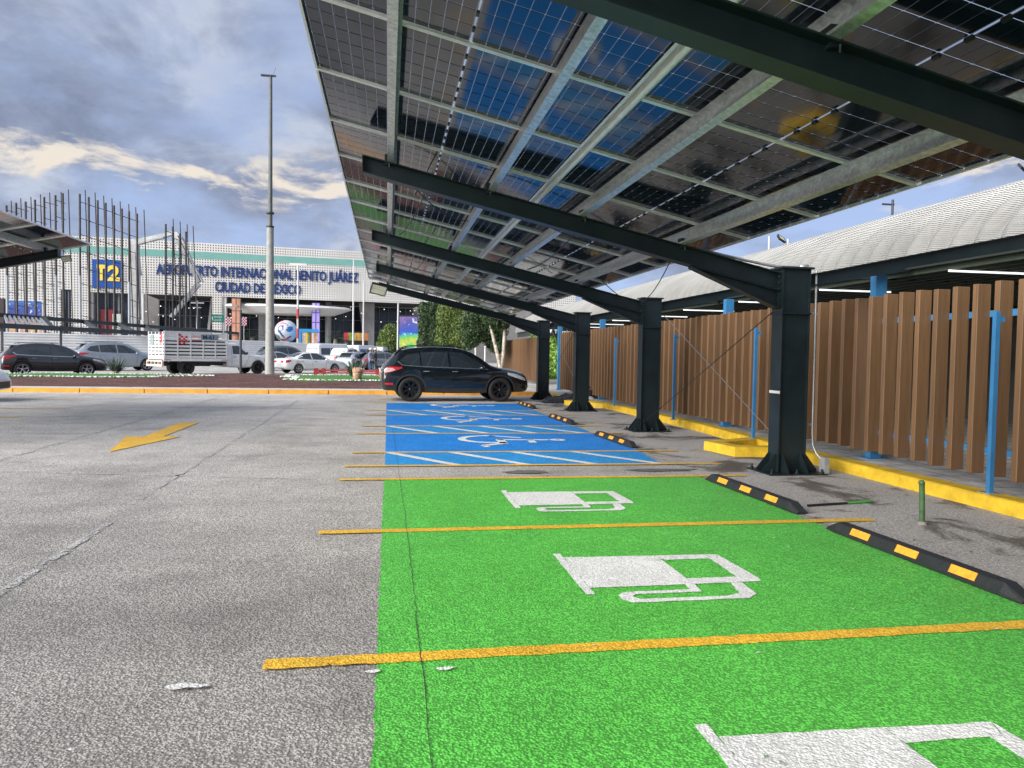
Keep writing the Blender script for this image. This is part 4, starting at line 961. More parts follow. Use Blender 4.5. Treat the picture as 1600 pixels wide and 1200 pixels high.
        g=MB(); g.hexa([(1.80,-.62,1.24),(1.80,.62,1.24),(1.86,.62,1.24),(1.86,-.62,1.24),(1.83,-.55,1.68),(1.83,.55,1.68),(1.90,.55,1.68),(1.90,-.55,1.68)]); g.build('rear_window',M_CGLASS,root,local=True)
        for sd_ in (-1,1): g=MB(); g.box(-.01,.12,sd_*.80,sd_*.97,.78,1.12); g.build('tail_light',M_TAIL,root,local=True)
        for sd_ in (-1,1):
            for x in (xr,xf): wheel(root,x,sd_*.84,.40,.26,M_RIMS,6,sd_)
    finish(root,L,loc,rz); return root
P_BLK=paint('black_car_paint',(.004,.007,.009)); P_NAVY=paint('charcoal_car_paint',(.02,.022,.028)); P_SIL=paint('silver_car_paint',(.30,.34,.38),rough=.35,metal=.4); P_WHT=paint('white_car_paint',(.74,.74,.73)); P_GRY=paint('grey_car_paint',(.13,.15,.17),metal=.3); P_LSIL=paint('light_silver_paint',(.42,.45,.48),metal=.3)
def gD(px,D): q=atD(px,551,D); return (q.x,q.y,0)
suv('parked_suv','black SUV with black wheels parked under the solar carport','car',(2.06,23.62,0),R(3.5),P_BLK,L=4.58,rim=M_RIMB,tail='pale',wb=2.78)
suv('passing_suv','dark charcoal SUV with silver wheels on the road at the left','car',gD(84,38.6),R(31),P_NAVY,L=4.75)
suv('passing_suv','large silver SUV between the charcoal SUV and the stake truck','car',gD(184,50.5),R(34),P_SIL,L=5.5,H=1.92,W=2.0,clad=False,tail='red',trim=M_CHROME)
pickup('stake_truck','white stake bed truck marked M-61 behind the red mulch bed',gD(331,46.5),R(38),P_WHT,stake=True)
sedan('passing_sedan','white sedan right of the grey lamp pole on the road',gD(486,51.5),R(36),P_WHT)
sedan('passing_sedan','light silver sedan mostly hidden behind the grey lamp pole',gD(432,58),R(34),P_LSIL)
suv('passing_suv','dark grey SUV behind the white sedan and silver sedan','car',gD(449,64),R(30),P_GRY,L=5.2,H=2.0,rails=False)
van('passenger_van','white van with dark rear window behind the white sedan',gD(520,72),R(48),P_WHT)
pickup('pickup_truck','white pickup seen from behind with red tail lamp beside the potted agave',gD(541,64),R(58),P_WHT)
van('passenger_van','white van left of the two hard hatted people in the traffic',gD(570,80),R(60),P_WHT)
van('passenger_van','white van farther right behind the grey crossover',gD(600,84),R(70),P_WHT,H=2.2)
suv('passing_suv','grey crossover just right of the two standing people','car',gD(603,62),R(12),P_GRY,L=4.3,H=1.6)
suv('passing_suv','pale hatchback with red tail lamp left of the two people','car',gD(561,62),R(55),P_LSIL,L=4.2,H=1.55)
sedan('parked_sedan','white car whose nose just enters at the left edge of the parking lot',(gD(6,20.2)[0]-2.42,gD(6,20.2)[1]-.2,0),R(0),P_WHT)
sedan('parked_sedan','white car behind the charcoal SUV at the left edge',gD(-16,56),R(24),P_WHT)
van('passenger_van','white van standing behind the corrugated hoarding with blue patch',gD(186,88),R(10),P_WHT,H=2.9,L=7.0)
van('passenger_van','white van standing behind the hoarding farther left',gD(122,92),R(10),P_WHT,H=2.6,L=5.6)
# ================================================================ PEOPLE
def skin_mesh(name,joints,edges,mats,pick,root,sub=2):
    me=bpy.data.meshes.new(name); me.from_pydata([j[:3] for j in joints],edges,[]); o=bpy.data.objects.new(name,me); COL.objects.link(o)
    md=o.modifiers.new('s','SKIN'); sv=me.skin_vertices[0].data
    for i,j in enumerate(joints): sv[i].radius=(j[3],j[4] if len(j)>4 else j[3]); sv[i].use_root=(i==0)
    md.use_smooth_shade=True; s2=o.modifiers.new('u','SUBSURF'); s2.levels=sub; s2.render_levels=sub
    bpy.context.view_layer.update(); m2=bpy.data.meshes.new_from_object(o.evaluated_get(bpy.context.evaluated_depsgraph_get())); o.modifiers.clear(); o.data=m2
    m2.materials.clear()
    for m_ in mats: m2.materials.append(m_)
    for p in m2.polygons: p.material_index=pick(p.center); p.use_smooth=True
    o.parent=root; return o
M_SKIN=mat('skin',(.32,.17,.11),.5); M_JEAN=mat('blue_jeans',(.05,.09,.17),.8,var=.15,vs=12); M_SHOE=mat('dark_shoes',(.03,.03,.03),.6); M_HAIR=mat('black_hair',(.012,.01,.01),.6); M_HAT=mat('white_hard_hat',(.75,.74,.70),.4)
def person(loc,rz,shirt,label,lean=0.,armf=.25,hat=True):
    root=empty('person',(0,0,0),label=label,cat='person'); 
    J=[(0,0,.95,.155,.11),(0,.0,1.12,.14,.10),(.0,0,1.34,.175,.115),(.0,0,1.46,.10,.08),(.02,0,1.53,.055,.055),(.03,0,1.60,.075,.085),(.035,0,1.69,.085,.09),(.03,0,1.735,.05,.055),
       (0,.10,.86,.095),(.04,.115,.50,.065),(-.02,.125,.09,.045),(.10,.135,.035,.04,.035),(0,-.10,.86,.095),(-.02,-.115,.50,.065),(.03,-.125,.09,.045),(.15,-.135,.035,.04,.035),
       (.0,.21,1.41,.055),(-.02,.27,1.13,.042),(armf,.22,1.02,.033),(armf+.09,.20,1.01,.03,.02),(.0,-.21,1.41,.055),(-.02,-.27,1.13,.042),(armf*.6,-.23,.93,.033),(armf*.6+.09,-.22,.90,.03,.02)]
    Ed=[(0,1),(1,2),(2,3),(3,4),(4,5),(5,6),(6,7),(0,8),(8,9),(9,10),(10,11),(0,12),(12,13),(13,14),(14,15),(2,16),(16,17),(17,18),(18,19),(2,20),(20,21),(21,22),(22,23)]
    for s_,a,b in ((1,19,(armf+.09,.20,1.01)),(-1,23,(armf*.6+.09,-.22,.90))):
        for k in range(4):
            n=len(J); o=(k-1.5)*.018; ln=(.05,.06,.055,.045)[k]
            J+=[(b[0]+.03,b[1]+o,b[2]-.005,.009),(b[0]+.03+ln,b[1]+o*1.2,b[2]-.03,.007)]; Ed+=[(a,n),(n,n+1)]
        n=len(J); J+=[(b[0]-.0,b[1]-s_*.03,b[2]+.012,.009),(b[0]+.035,b[1]-s_*.045,b[2]+.005,.008)]; Ed+=[(a,n),(n,n+1)]
    def pick(c):
        if c.z>1.50: return 3
        if c.z<.075: return 2
        if c.z<.95 and not (abs(c.y)>.16 and c.z>.8): return 1
        if math.hypot(c.x-armf,0)<.16 and abs(c.y)>.14 and c.z<1.06 and c.x>armf*.5: return 3
        return 0
    b=skin_mesh('body',J,Ed,[shirt,M_JEAN,M_SHOE,M_SKIN],pick,root)
    g=MB(); c=(.02,0,1.70)
    def dome(r,zs,m_,z0=-.1,name='hair',sc=1.):
        g=MB(); vs=[]
        for i in range(6):
            a=z0+(PI/2-z0)*i/5
            for k in range(14): t=2*PI*k/14; vs.append((c[0]+(r*1.12)*math.cos(a)*math.cos(t),c[1]+r*math.cos(a)*math.sin(t),c[2]+zs*math.sin(a)))
        g.add(vs,[(i*14+k,i*14+(k+1)%14,(i+1)*14+(k+1)%14,(i+1)*14+k) for i in range(5) for k in range(14)],0,True); g.build(name,m_,root,local=True)
    dome(.098,.10,M_HAIR,-.5)
    if hat:
        dome(.118,.135,M_HAT,.05,'hard_hat'); g=MB(); g.lathe([(.09,.012),(.155,.006),(.155,.0),(.09,.0)],'z',18,0,(c[0]+.02,0,c[2]+.01)); g.build('hat_brim',M_HAT,root,local=True)
    g=MB()
    for s_ in (-1,1): g.lathe([(0,-.008),(.009,-.004),(.009,.004),(0,.008)],'x',8,0,(.115,s_*.032,1.665))
    g.build('eyes',M_BLACK,root,local=True)
    g=MB(); g.prism([(0,0),(.028,-.035),(0,-.045)],-.010,.010,tf=lambda v:Vector((.11+v.x,v.z,1.665+v.y))); g.box(.108,.118,-.022,.022,1.598,1.604); g.build('nose_and_mouth',M_SKIN,root,local=True)
    for s_ in (-1,1): g=MB(); g.lathe([(0,-.012),(.022,-.006),(.022,.006),(0,.012)],'y',8,0,(.03,s_*.095,1.655)); g.build('ear',M_SKIN,root,local=True)
    root.location=loc; root.rotation_euler=(0,0,rz); root.scale=(1.02,)*3; return root
person(gD(578.5,56.5),R(-20),mat('grey_lilac_shirt',(.24,.24,.33),.8,var=.15,vs=10),'person in a grey lilac shirt, jeans and white hard hat standing by the traffic',armf=.22)
person(gD(587,57),R(190),mat('black_jacket',(.02,.02,.025),.8,var=.15,vs=10),'person in a black jacket and jeans standing right beside the lilac shirted one',armf=.30)
# ================================================================ TERMINAL
Hx=lambda x:173.5-(x-160)*.03857
def Df(x): return 16.55*FPX/Hx(x)
A0=atD(160,545,Df(160)); B0=atD(567,545,Df(567)); fd=Vector((B0.x-A0.x,B0.y-A0.y,0)); FA=math.atan2(fd.y,fd.x); fd.normalize(); fn=Vector((-fd.y,fd.x,0))
def BP(x,y,d=0.):  # -> (s,z) on the facade plane moved d metres behind it
    o=Vector((A0.x,A0.y,0))+fn*d; r_=ray(x,y); t=(o-CC).dot(fn)/r_.dot(fn); p=CC+r_*t; return ((p-o).dot(fd),p.z)
term=empty('terminal_building',(A0.x,A0.y,0),FA,label='long terminal building with a dotted white facade, teal band and blue lettering',cat='building')
def perf_mat():
    m=bpy.data.materials.new('perforated_white_panel'); m.use_nodes=True; t=m.node_tree; p=t.nodes['Principled BSDF']
    tc=t.nodes.new('ShaderNodeTexCoord'); s=t.nodes.new('ShaderNodeSeparateXYZ'); t.links.new(tc.outputs['Object'],s.inputs[0])
    def f(c): return mth(t,'LESS_THAN',mth(t,'ABSOLUTE',mth(t,'SUBTRACT',mth(t,'FRACT',mth(t,'DIVIDE',mth(t,'ADD',c,200*.38),.38)),.5)),.235)
    h=mth(t,'MULTIPLY',f(mth(t,'ADD',s.outputs[0],s.outputs[1])),f(s.outputs[2]))
    n=t.nodes.new('ShaderNodeTexNoise'); setin(n,Scale=.15,Detail=5); t.links.new(tc.outputs['Object'],n.inputs['Vector'])
    base=mixc(t,1.,(.60,.585,.555),ramp(t,n.outputs[0],[(.3,.9),(.7,1.08)]),'MULTIPLY')
    # panel joints
    j=mth(t,'LESS_THAN',mth(t,'ABSOLUTE',mth(t,'SUBTRACT',mth(t,'FRACT',mth(t,'DIVIDE',mth(t,'ADD',s.outputs[0],300.),4.56)),.5)),.008)
    base=mixc(t,mth(t,'MULTIPLY',j,.5),base,(.2,.2,.2))
    t.links.new(mixc(t,h,base,(.055,.05,.055)),p.inputs['Base Color']); p.inputs['Roughness'].default_value=.7; return m
M_PERF=perf_mat(); M_TEAL=mat('teal_band',(.16,.36,.32),.5,var=.05,vs=.5); M_TGLASS=mat('dark_terminal_glass',(.022,.03,.042),.12,var=.3,vs=.4); M_MULL=mat('grey_mullion',(.16,.17,.19),.5)
M_SOFF=mat('dark_soffit',(.045,.043,.045),.8); M_TCONC=mat('terminal_concrete',(.30,.29,.28),.8,var=.1,vs=.5); M_WPAN=mat('plain_white_panel',(.62,.61,.59),.6,var=.06,vs=.3)
def fb(x0,y0,x1,y1,d0,d1,name,m,parent=None,dd=None):
    s0,zt=BP(x0,(y0),d0); s1,_=BP(x1,y0,d0); xm=(x0+x1)/2; zt=BP(xm,y0,d0)[1]; zb=max(0,BP(xm,y1,d0)[1])
    g=MB(); g.box(s0,s1,d0,d1,zb,zt); return g.build(name,m,parent or term,local=True)
ZT,ZB=18.0,None
S=lambda x:BP(x,450)[0]
zb1=BP(400,BP and 466,0)[1]; zb1=9.75
zb_l=BP(175,456,0)[1]; zb_r=BP(620,474,0)[1]; zband=(zb_l+zb_r)/2
def tbox(s0,s1,d0,d1,z0,z1,name,m): g=MB(); g.box(s0,s1,d0,d1,z0,z1); return g.build(name,m,term,local=True)
SL,SR=S(-250),S(900)
tbox(SL,SR,0,1.0,16.58,ZT,'upper_facade',M_PERF)
tbox(SL,SR,-.03,.97,15.55,16.58,'teal_band',M_TEAL)
tbox(S(141.5),SR,0,1.0,zband,15.55,'facade_panel',M_PERF)
tbox(SL,S(95),0,1.0,2.0,15.55,'facade_panel',M_PERF)
tbox(S(95),S(111),0,1.0,zband+.2,15.55,'facade_panel',M_PERF)
tbox(S(111),S(140),0,1.0,2.0,15.55,'facade_panel',M_PERF)
tbox(S(95),S(111),.4,.6,2.0,zband+.2,'stair_window',M_TGLASS)
for x in (100,105.5): tbox(S(x),S(x)+.12,.3,.42,2.0,zband,'mullion',M_MULL)
tbox(S(203),S(224),0.02,1.02,2,zband,'plain_pier',M_WPAN)
tbox(S(142.5),S(203),1.6,1.8,2,zband,'shop_window',M_TGLASS)
for x in (142.5,163,181,201.5): tbox(S(x),S(x)+.25,1.3,1.55,2,zband,'mullion',M_MULL)
for a,b,c,d,mm in ((155,480,178,502,mat('dark_red_panel',(.22,.02,.03),.6)),(174,489,186,500,mat('pale_panel',(.5,.55,.5),.6))): fb(a,c,b,d,1.2,1.3,'x',mm) if False else None
g=MB(); g.box(S(154),S(178),1.1,1.25,2,BP(165,483)[1]); g.build('red_shop_panel',mat('dark_red_panel',(.26,.025,.04),.6),term,local=True)
g=MB(); g.box(S(173),S(186),1.0,1.09,2,BP(180,490)[1]); g.build('pale_shop_panel',mat('pale_panel',(.5,.55,.5),.6),term,local=True)
# deep hall behind the dark opening
tbox(S(224),S(666),14,14.3,0,zband,'hall_glazing',M_TGLASS)
tbox(S(224),S(666),1.0,14,zband+.05,zband+.35,'soffit',M_SOFF)
tbox(SL,SR,14.4,40,0,17.2,'hall_block',M_TCONC)
for k in range(30):
    s0=S(224)+k*1.6
    if s0<S(664): tbox(s0,s0+.12,13.7,13.95,0,zband,'mullion',M_MULL)
for z in (3.1,5.2,7.3): tbox(S(224),S(666),13.66,13.9,z,z+.12,'transom',M_MULL)
M_LIT=mat('lit_ceiling_lamp',(1,1,1),.5,emit=(1,.95,.85),es=1.1)
random.seed(5); g=MB()
for k in range(54):
    x=random.uniform(226,655); d=random.uniform(2,13); s0,z=BP(x,random.uniform(478,505),d); z=min(z,zband-.3); g.box(s0,s0+.13,d,d+.1,z,z+.10)
lo=g.build('interior_lamps',M_LIT,term,local=True); lo['kind']='stuff'
# perforated pier, splayed piers, round columns
tbox(S(331.5),S(347),.02,1.1,0,zband,'perforated_pier',M_PERF); tbox(S(347),S(353.5),.3,3.2,0,zband,'pier_side',M_WPAN)
def splay(x0t,x1t,x0b,x1b,d,m_=M_TCONC):
    g=MB(); a,b,c,e=[BP(x,490,d)[0] for x in (x0t,x1t,x0b,x1b)]
    g.hexa([(c,d,0),(e,d,0),(e,d+1.2,0),(c,d+1.2,0),(a,d,zband+.1),(b,d,zband+.1),(b,d+1.2,zband+.1),(a,d+1.2,zband+.1)]); g.build('splayed_pier',m_,term,local=True)
splay(561,585,573,585,4); splay(329,332,319,324,6,M_WPAN)
for x,r_ in ((411,.72),(513,.50)):
    g=MB(); s0=BP(x,510,6)[0]; g.tube([(s0,6,0),(s0,6,zband+.05)],r_,20); g.build('round_column',mat('pale_column',(.36,.37,.38),.6),term,local=True)
# white lens shaped canopy
sc_,zc_=BP(452,481,-2); g=MB(); ring=28; hl=BP(553,484,-2)[0]-sc_
vs=[(sc_,1.5,BP(452,475,-2)[1]+.0)]+[(sc_+hl*math.cos(t),1.5+5.5*math.sin(t),8.45) for t in [2*PI*k/ring for k in range(ring)]]+[(sc_+hl*.72*math.cos(t),1.5+4*math.sin(t),7.45) for t in [2*PI*k/ring for k in range(ring)]]+[(sc_+hl*.97*math.cos(t),1.5+5.35*math.sin(t),8.75) for t in [2*PI*k/ring for k in range(ring)]]
fs=[]
for k in range(ring):
    k2=(k+1)%ring; fs+=[(1+k,1+k2,1+2*ring+k2,1+2*ring+k),(1+ring+k,1+ring+k2,1+k2,1+k),(0,1+2*ring+k,1+2*ring+k2)]
fs.append(tuple(1+ring+k for k in range(ring))[::-1]); g.add(vs,fs,0,False); fix(g.build('entrance_canopy',mat('canopy_white',(.78,.78,.76),.5,var=.02),term,local=True))
M_NAVY=mat('navy_sign_letters',(.009,.035,.15),.45,var=.02)
def fit_text(body,s0,s1,zbase,cap,d,m_,name='lettering',bold=.0,parent=None):
    cu=bpy.data.curves.new(name,'FONT'); cu.body=body; cu.size=1; cu.extrude=.04; cu.offset=bold; cu.resolution_u=3; cu.space_character=1.02
    to=bpy.data.objects.new(name,cu); COL.objects.link(to); bpy.context.view_layer.update()
    me=bpy.data.meshes.new_from_object(to.evaluated_get(bpy.context.evaluated_depsgraph_get())); bpy.data.objects.remove(to)
    xs=[v.co.x for v in me.vertices]; x0,x1=min(xs),max(xs); ch=.70
    for v in me.vertices:
        x,y,z=v.co; v.co=((x-x0)/(x1-x0)*(s1-s0)+s0,d-z*2,zbase+y/ch*cap)
    me.materials.clear(); me.materials.append(m_); o=bpy.data.objects.new(name,me); COL.objects.link(o); o.parent=parent or term; return o
zl=(BP(244,428.5)[1]+BP(559,440.5)[1])/2
fit_text('AEROPUERTO INTERNACIONAL BENITO JUÁREZ',S(244),S(559.5),zl,1.50,-.085,M_NAVY,bold=.028)
zl2=(BP(336,455.8)[1]+BP(470,459.5)[1])/2
fit_text('CIUDAD DE MÉXICO',S(336),S(470),zl2,1.48,-.085,M_NAVY,bold=.028)
g=MB(); z0,z1=BP(167,450)[1],BP(167,406)[1]; g.box(S(145),S(190),-.25,-.01,z0,z1); g.build('sign_board',mat('royal_blue_panel',(.012,.07,.30),.4,var=.03),term,local=True)
YL=mat('yellow_sign_letters',(.85,.62,.08),.4)
fit_text('T',S(152),S(166.5),BP(160,437)[1],(z1-z0)*.50,-.30,YL,bold=.05); fit_text('2',S(169),S(188),BP(178,438)[1],(z1-z0)*.50,-.30,YL,bold=.05)
# colour banners
def banner(x0,x1,y0,y1,d,m_,name,label,nrow,frame):
    s0,zt=BP(x0,y0,d); s1,_=BP(x1,y0,d); r_=empty(name,(0,0,0),label=label,cat='banner'); org=Vector((A0.x,A0.y,0))
    r_.location=org+fd*((s0+s1)/2)+fn*d; r_.rotation_euler=(0,0,FA); hw=(s1-s0)/2; g=MB(); g.box(-hw,hw,0,.9,0,zt); g.build('core',frame,r_,local=True)
    for i in range(nrow):
        for a,b in ((-hw+.06,-.08),(.08,hw-.06)):
            g=MB(); z_=zt*i/nrow; g.box(a,b,-.03,.0-.001,z_+.08,zt*(i+1)/nrow-.08); g.build('banner_panel',m_,r_,local=True)
    return r_
banner(362,376,466,532,-3,mat('orange_banner',(.55,.27,.17),.6,var=.15,vs=.8),'banner_pillar','tall orange pillar banner before the terminal entrance',5,mat('brown_frame',(.2,.12,.1),.6))
banner(487.5,500,473,536,-3,mat('lilac_banner',(.42,.34,.78),.6,var=.08,vs=.8),'banner_pillar','tall lilac pillar banner right of the giant ball',6,mat('dark_lilac_frame',(.10,.08,.22),.6))
def off_facade(x,y,D): q=atD(x,y,D); return q
# giant ball on a plinth
bc=atD(447,517.5,96); br=17.2/FPX*96
bt=empty('giant_ball',(bc.x,bc.y,0),R(-12)*0,label='giant white football with red, blue and green swirls before the terminal',cat='ball')
g=MB(); n1_,n2_=56,36; vs=[];
for i in range(n2_+1):
    for k in range(n1_): a=PI*i/n2_; t=2*PI*k/n1_; vs.append((br*math.sin(a)*math.cos(t),br*math.sin(a)*math.sin(t),bc.z+br*math.cos(a)))
def bcol(c):
    d=(Vector(c)-Vector((0,0,bc.z))).normalized(); u=d.dot(CR); v=d.dot(CU); 
    if d.dot(CF)>0: u=-u
    def el(cx_,cy_,rx,ry,a): 
        ca,sa=math.cos(a),math.sin(a); x=(u-cx_)*ca+(v-cy_)*sa; y=-(u-cx_)*sa+(v-cy_)*ca; return (x/rx)**2+(y/ry)**2
    if el(.55,.12,.30,.22,.9)<1: return 2
    e=el(-.22,.18,.34,.26,.9)
    if .35<e<1: return 3
    if el(-.12,-.35,.10,.40,.6)<1: return 3
    if el(-.55,-.55,.36,.16,-.7)<1: return 4
    rr=math.hypot(u+.1,v-.05)
    if .80<rr<.93 and (u<-.1 or v<-.45): return 1
    if .60<rr<.68 and v>.35: return 1
    return 0
g.add(vs,[(i*n1_+k,(i+1)*n1_+k,(i+1)*n1_+(k+1)%n1_,i*n1_+(k+1)%n1_) for i in range(n2_) for k in range(n1_)],0,True)
bo=g.build('ball_shell',[mat('ball_white',(.66,.68,.72),.4),mat('ball_red',(.55,.06,.09),.4),mat('ball_blue',(.03,.17,.42),.4),mat('ball_navy',(.02,.06,.2),.4),mat('ball_green',(.10,.22,.18),.4)],bt,local=True)
for p in bo.data.polygons: p.material_index=bcol(p.center)
g=MB(); g.lathe([(0,bc.z-br*.86),(br*.55,bc.z-br*.88),(br*.8,.0),(0,0)],'z',20); g.build('plinth',mat('grey_plinth',(.2,.22,.25),.6),bt,local=True)
# kiosk with blue roof
def rootD(name,x,D,rz=FA,**k): q=atD(x,548,D); return empty(name,(q.x,q.y,0),rz,**k)
def zD(x,y,D): return atD(x,y,D).z
kx=rootD('kiosk',482,94,label='blue framed kiosk with coloured panels beside the giant ball',cat='kiosk'); W=15/FPX*94
g=MB(); zt=zD(482,514,94); g.box(-W,W,0,2.5,zt-.4,zt); g.box(-W,-W+.35,0,2.5,0,zt-.4); g.build('blue_frame',mat('sky_blue_frame',(.04,.30,.62),.5),kx,local=True)
cols=[(.6,.5,.5),(.7,.5,.45),(.75,.55,.05),(.1,.3,.12),(.35,.06,.05),(.7,.65,.6),(.55,.33,.15),(.6,.4,.2)]
for i,c in enumerate(cols):
    g=MB(); a=-W+.4+i*(2*W-.5)/8; g.box(a,a+(2*W-.5)/8-.02,.1,.2,zt*.5,zt-.45); g.build('menu_panel',mat('kiosk_panel_%d'%i if False else 'kiosk_'+'abcdefgh'[i],c,.6,var=.2,vs=2),kx,local=True)
g=MB(); g.box(-W+.36,W-.1,.05,.4,0,zt*.48); g.build('counter',mat('kiosk_counter',(.45,.34,.12),.6,var=.3,vs=1.5),kx,local=True)
sh=rootD('kiosk',556,112,label='long red, green and orange kiosk front under the terminal hall',cat='kiosk'); 
for i,c in enumerate(((.45,.03,.04),(.22,.28,.06),(.3,.3,.08),(.50,.24,.06),(.42,.28,.10),(.42,.15,.05))):
    g=MB(); a=-1.75+i*.6; g.box(a,a+.57,0,.3,zD(556,532,112),zD(556,520,112)); g.build('coloured_panel',mat('stall_'+'abcdef'[i],c,.6,var=.2,vs=2),sh,local=True)
g=MB(); g.box(-1.7,1.8,.05,1.5,0,zD(556,532,112)); g.build('counter',M_BLACK,sh,local=True)
# LED screens
def led_mat(name,stops,scale,seed,es=.42):
    m=bpy.data.materials.new(name); m.use_nodes=True; t=m.node_tree; p=t.nodes['Principled BSDF']; tc=t.nodes.new('ShaderNodeTexCoord')
    s=t.nodes.new('ShaderNodeSeparateXYZ'); t.links.new(tc.outputs['Generated'],s.inputs[0])
    mp=t.nodes.new('ShaderNodeMapping'); mp.inputs['Location'].default_value=(seed,seed*2,0); mp.inputs['Scale'].default_value=scale; t.links.new(tc.outputs['Generated'],mp.inputs[0])
    n=t.nodes.new('ShaderNodeTexNoise'); setin(n,Scale=1.,Detail=2,Distortion=.8); t.links.new(mp.outputs[0],n.inputs['Vector'])
    f=mth(t,'ADD',s.outputs[2],mth(t,'MULTIPLY',mth(t,'SUBTRACT',n.outputs[0],.5),.75)); c=ramp(t,f,stops)
    n2=t.nodes.new('ShaderNodeTexNoise'); setin(n2,Scale=1.7,Detail=3); t.links.new(mp.outputs[0],n2.inputs['Vector'])
    c=mixc(t,ramp(t,n2.outputs[0],[(.60,0.),(.66,.85)]),c,(1.2,1.2,1.3))
    t.links.new(c,p.inputs['Emission Color']); p.inputs['Emission Strength'].default_value=es; p.inputs['Base Color'].default_value=(.02,.02,.02,1); return m
sc1=rootD('led_screen',640,62,R(-8),label='bright LED screen in blue, yellow and green left of the clipped hedge trees',cat='screen')
W=16.3/FPX*62; z0,z1=zD(640,543,62),zD(640,495,62)
g=MB(); g.box(-W,W,0,.06,z0,z1); g.build('display',led_mat('led_picture_right',[(.0,(.05,.75,.25)),(.16,(.85,.85,.03)),(.30,(.2,.8,.1)),(.40,(.02,.55,.7)),(.50,(.0,.06,.75)),(.62,(.01,.10,.65)),(.85,(.10,.08,.5)),(1.,(.25,.15,.5))],(2.2,1,3.2),3.),sc1,local=True)
g=MB(); g.box(-W-.1,W+.1,.07,.4,z0-.1,z1+.1); g.box(-.3,.3,.15,.35,0,z0-.1); g.build('cabinet',M_BLACK,sc1,local=True)
sc2=rootD('led_screen',38,98,R(4),label='wide blue LED screen with white shapes at the far left behind the steel rods',cat='screen'); W=24/FPX*98; zm=zD(38,500,98); z0,z1=0.4,zD(38,470,98)
g=MB(); g.box(-W,W,0,.06,zm,z1); g.build('display',led_mat('led_picture_left',[(.0,(.02,.10,.6)),(.5,(.01,.05,.45)),(1.,(.02,.2,.7))],(7,1,3),6.),sc2,local=True)
g=MB(); g.box(-W+.3,W,0,.06,zm-2.6,zm-.02); g.build('lower_display',led_mat('led_picture_low',[(.0,(.03,.6,.1)),(.35,(.9,.3,.45)),(.6,(.85,.85,.1)),(1.,(.5,.1,.45))],(9,1,1.4),9.),sc2,local=True)
g=MB(); g.box(-W-.2,W+.2,.07,.5,0,z1+.15); g.build('cabinet',M_WPAN,sc2,local=True)
g=MB(); g.box(-W-2.9,-W-.21,-.3,.6,0,z1+.2); g.build('dark_side_panel',mat('dark_brown_panel',(.035,.025,.025),.6),sc2,local=True)
# ================================================================ HOARDING, STEEL FRAME, REBAR, PUMP
def hoard_mat():
    m=bpy.data.materials.new('white_corrugated_hoarding'); m.use_nodes=True; t=m.node_tree; p=t.nodes['Principled BSDF']; p.inputs['Roughness'].default_value=.5
    g=t.nodes.new('ShaderNodeNewGeometry'); n=t.nodes.new('ShaderNodeTexNoise'); setin(n,Scale=.6,Detail=6,Roughness=.7); t.links.new(g.outputs['Position'],n.inputs['Vector'])
    t.links.new(mixc(t,1.,(.76,.77,.77),ramp(t,n.outputs[0],[(.3,.82),(.7,1.1)]),'MULTIPLY'),p.inputs['Base Color']); return m
hA=atD(-60,541,62); hB=atD(232,545,70); hC=atD(620,551,92)
for a,b,lab in ((hA,hB,'white corrugated hoarding behind the charcoal and silver SUVs'),(hB,hC,'white corrugated hoarding running behind the truck towards the giant ball')):
    h=empty('hoarding',(a.x,a.y,0),label=lab,cat='fence'); d=Vector((b.x-a.x,b.y-a.y,0)); L=d.length; d.normalize(); nn=Vector((-d.y,d.x,0)); nseg=int(L/6)
    for k in range(nseg):
        g=MB(); s0,s1=L*k/nseg+.01,L*(k+1)/nseg-.01; vs=[];nz=44; zt=(2.80-.10*k/nseg if a is hA else 2.68-.45*k/nseg)+.02*((k*7)%3-1)
        for j in range(nz+1):
            z=.15+(zt-.15)*j/nz; o=.045*(1 if (j//2)%2 else 0)
            for s_ in (s0,s1): q=d*s_-nn*o; vs.append((q.x,q.y,z))
        g.add(vs,[(2*j,2*j+1,2*j+3,2*j+2) for j in range(nz)]); o_=g.build('corrugated_sheet',hoard_mat() if 'hz' not in MATS else MATS['hz'],h,local=True); MATS['hz']=o_.data.materials[0]
        sm=o_.modifiers.new('s','SOLIDIFY'); sm.thickness=.01
sf=empty('steel_frame',(hA.x,hA.y+4,0),label='dark steel frame of long beams lying above the white hoarding',cat='steelwork')
M_SF=mat('dark_steel_frame',(.035,.04,.048),.5,var=.2,vs=2); M_SF2=mat('grey_steel_purlin',(.28,.29,.28),.5,var=.1,vs=2)
def sfb(p,q,w_,m_,n): 
    g=MB(); g.bar(p,q,w_,w_*1.1); g.build(n,m_,sf)
T0,T1=atD(-40,489,57),atD(372,521,92); U0,U1=atD(-30,507,54),atD(240,521,70)
tl=lambda t:T0.lerp(T1,t); ul=lambda t:U0.lerp(U1,t)
def tx(x,line,y): return line
sfb(T0,T1,.30,M_SF,'top_chord'); sfb(U0,U1,.34,M_SF,'lower_chord')
def chordpt(A,B,x):
    lo,hi=0.,1.
    for _ in range(40):
        m_=(lo+hi)/2; p=A.lerp(B,m_)-CC; px=800+FPX*p.dot(CR)/p.dot(CF)
        if px<x: lo=m_
        else: hi=m_
    return A.lerp(B,(lo+hi)/2)
for a,b,w_,m_ in ((7,13,.14,M_SF2),(14,23,.14,M_SF2),(21,31,.14,M_SF2),(28,38,.14,M_SF2),(35,45,.14,M_SF2),(42,52,.14,M_SF2),(49,60,.14,M_SF2),(55,68,.14,M_SF2),(62,77,.16,M_SF2),(68,82,.28,M_SF),(132,155,.28,M_SF),(184,212,.28,M_SF),(228,239,.22,M_SF)):
    sfb(chordpt(T0,T1,a),chordpt(U0,U1,b),w_,m_,'cross_member')
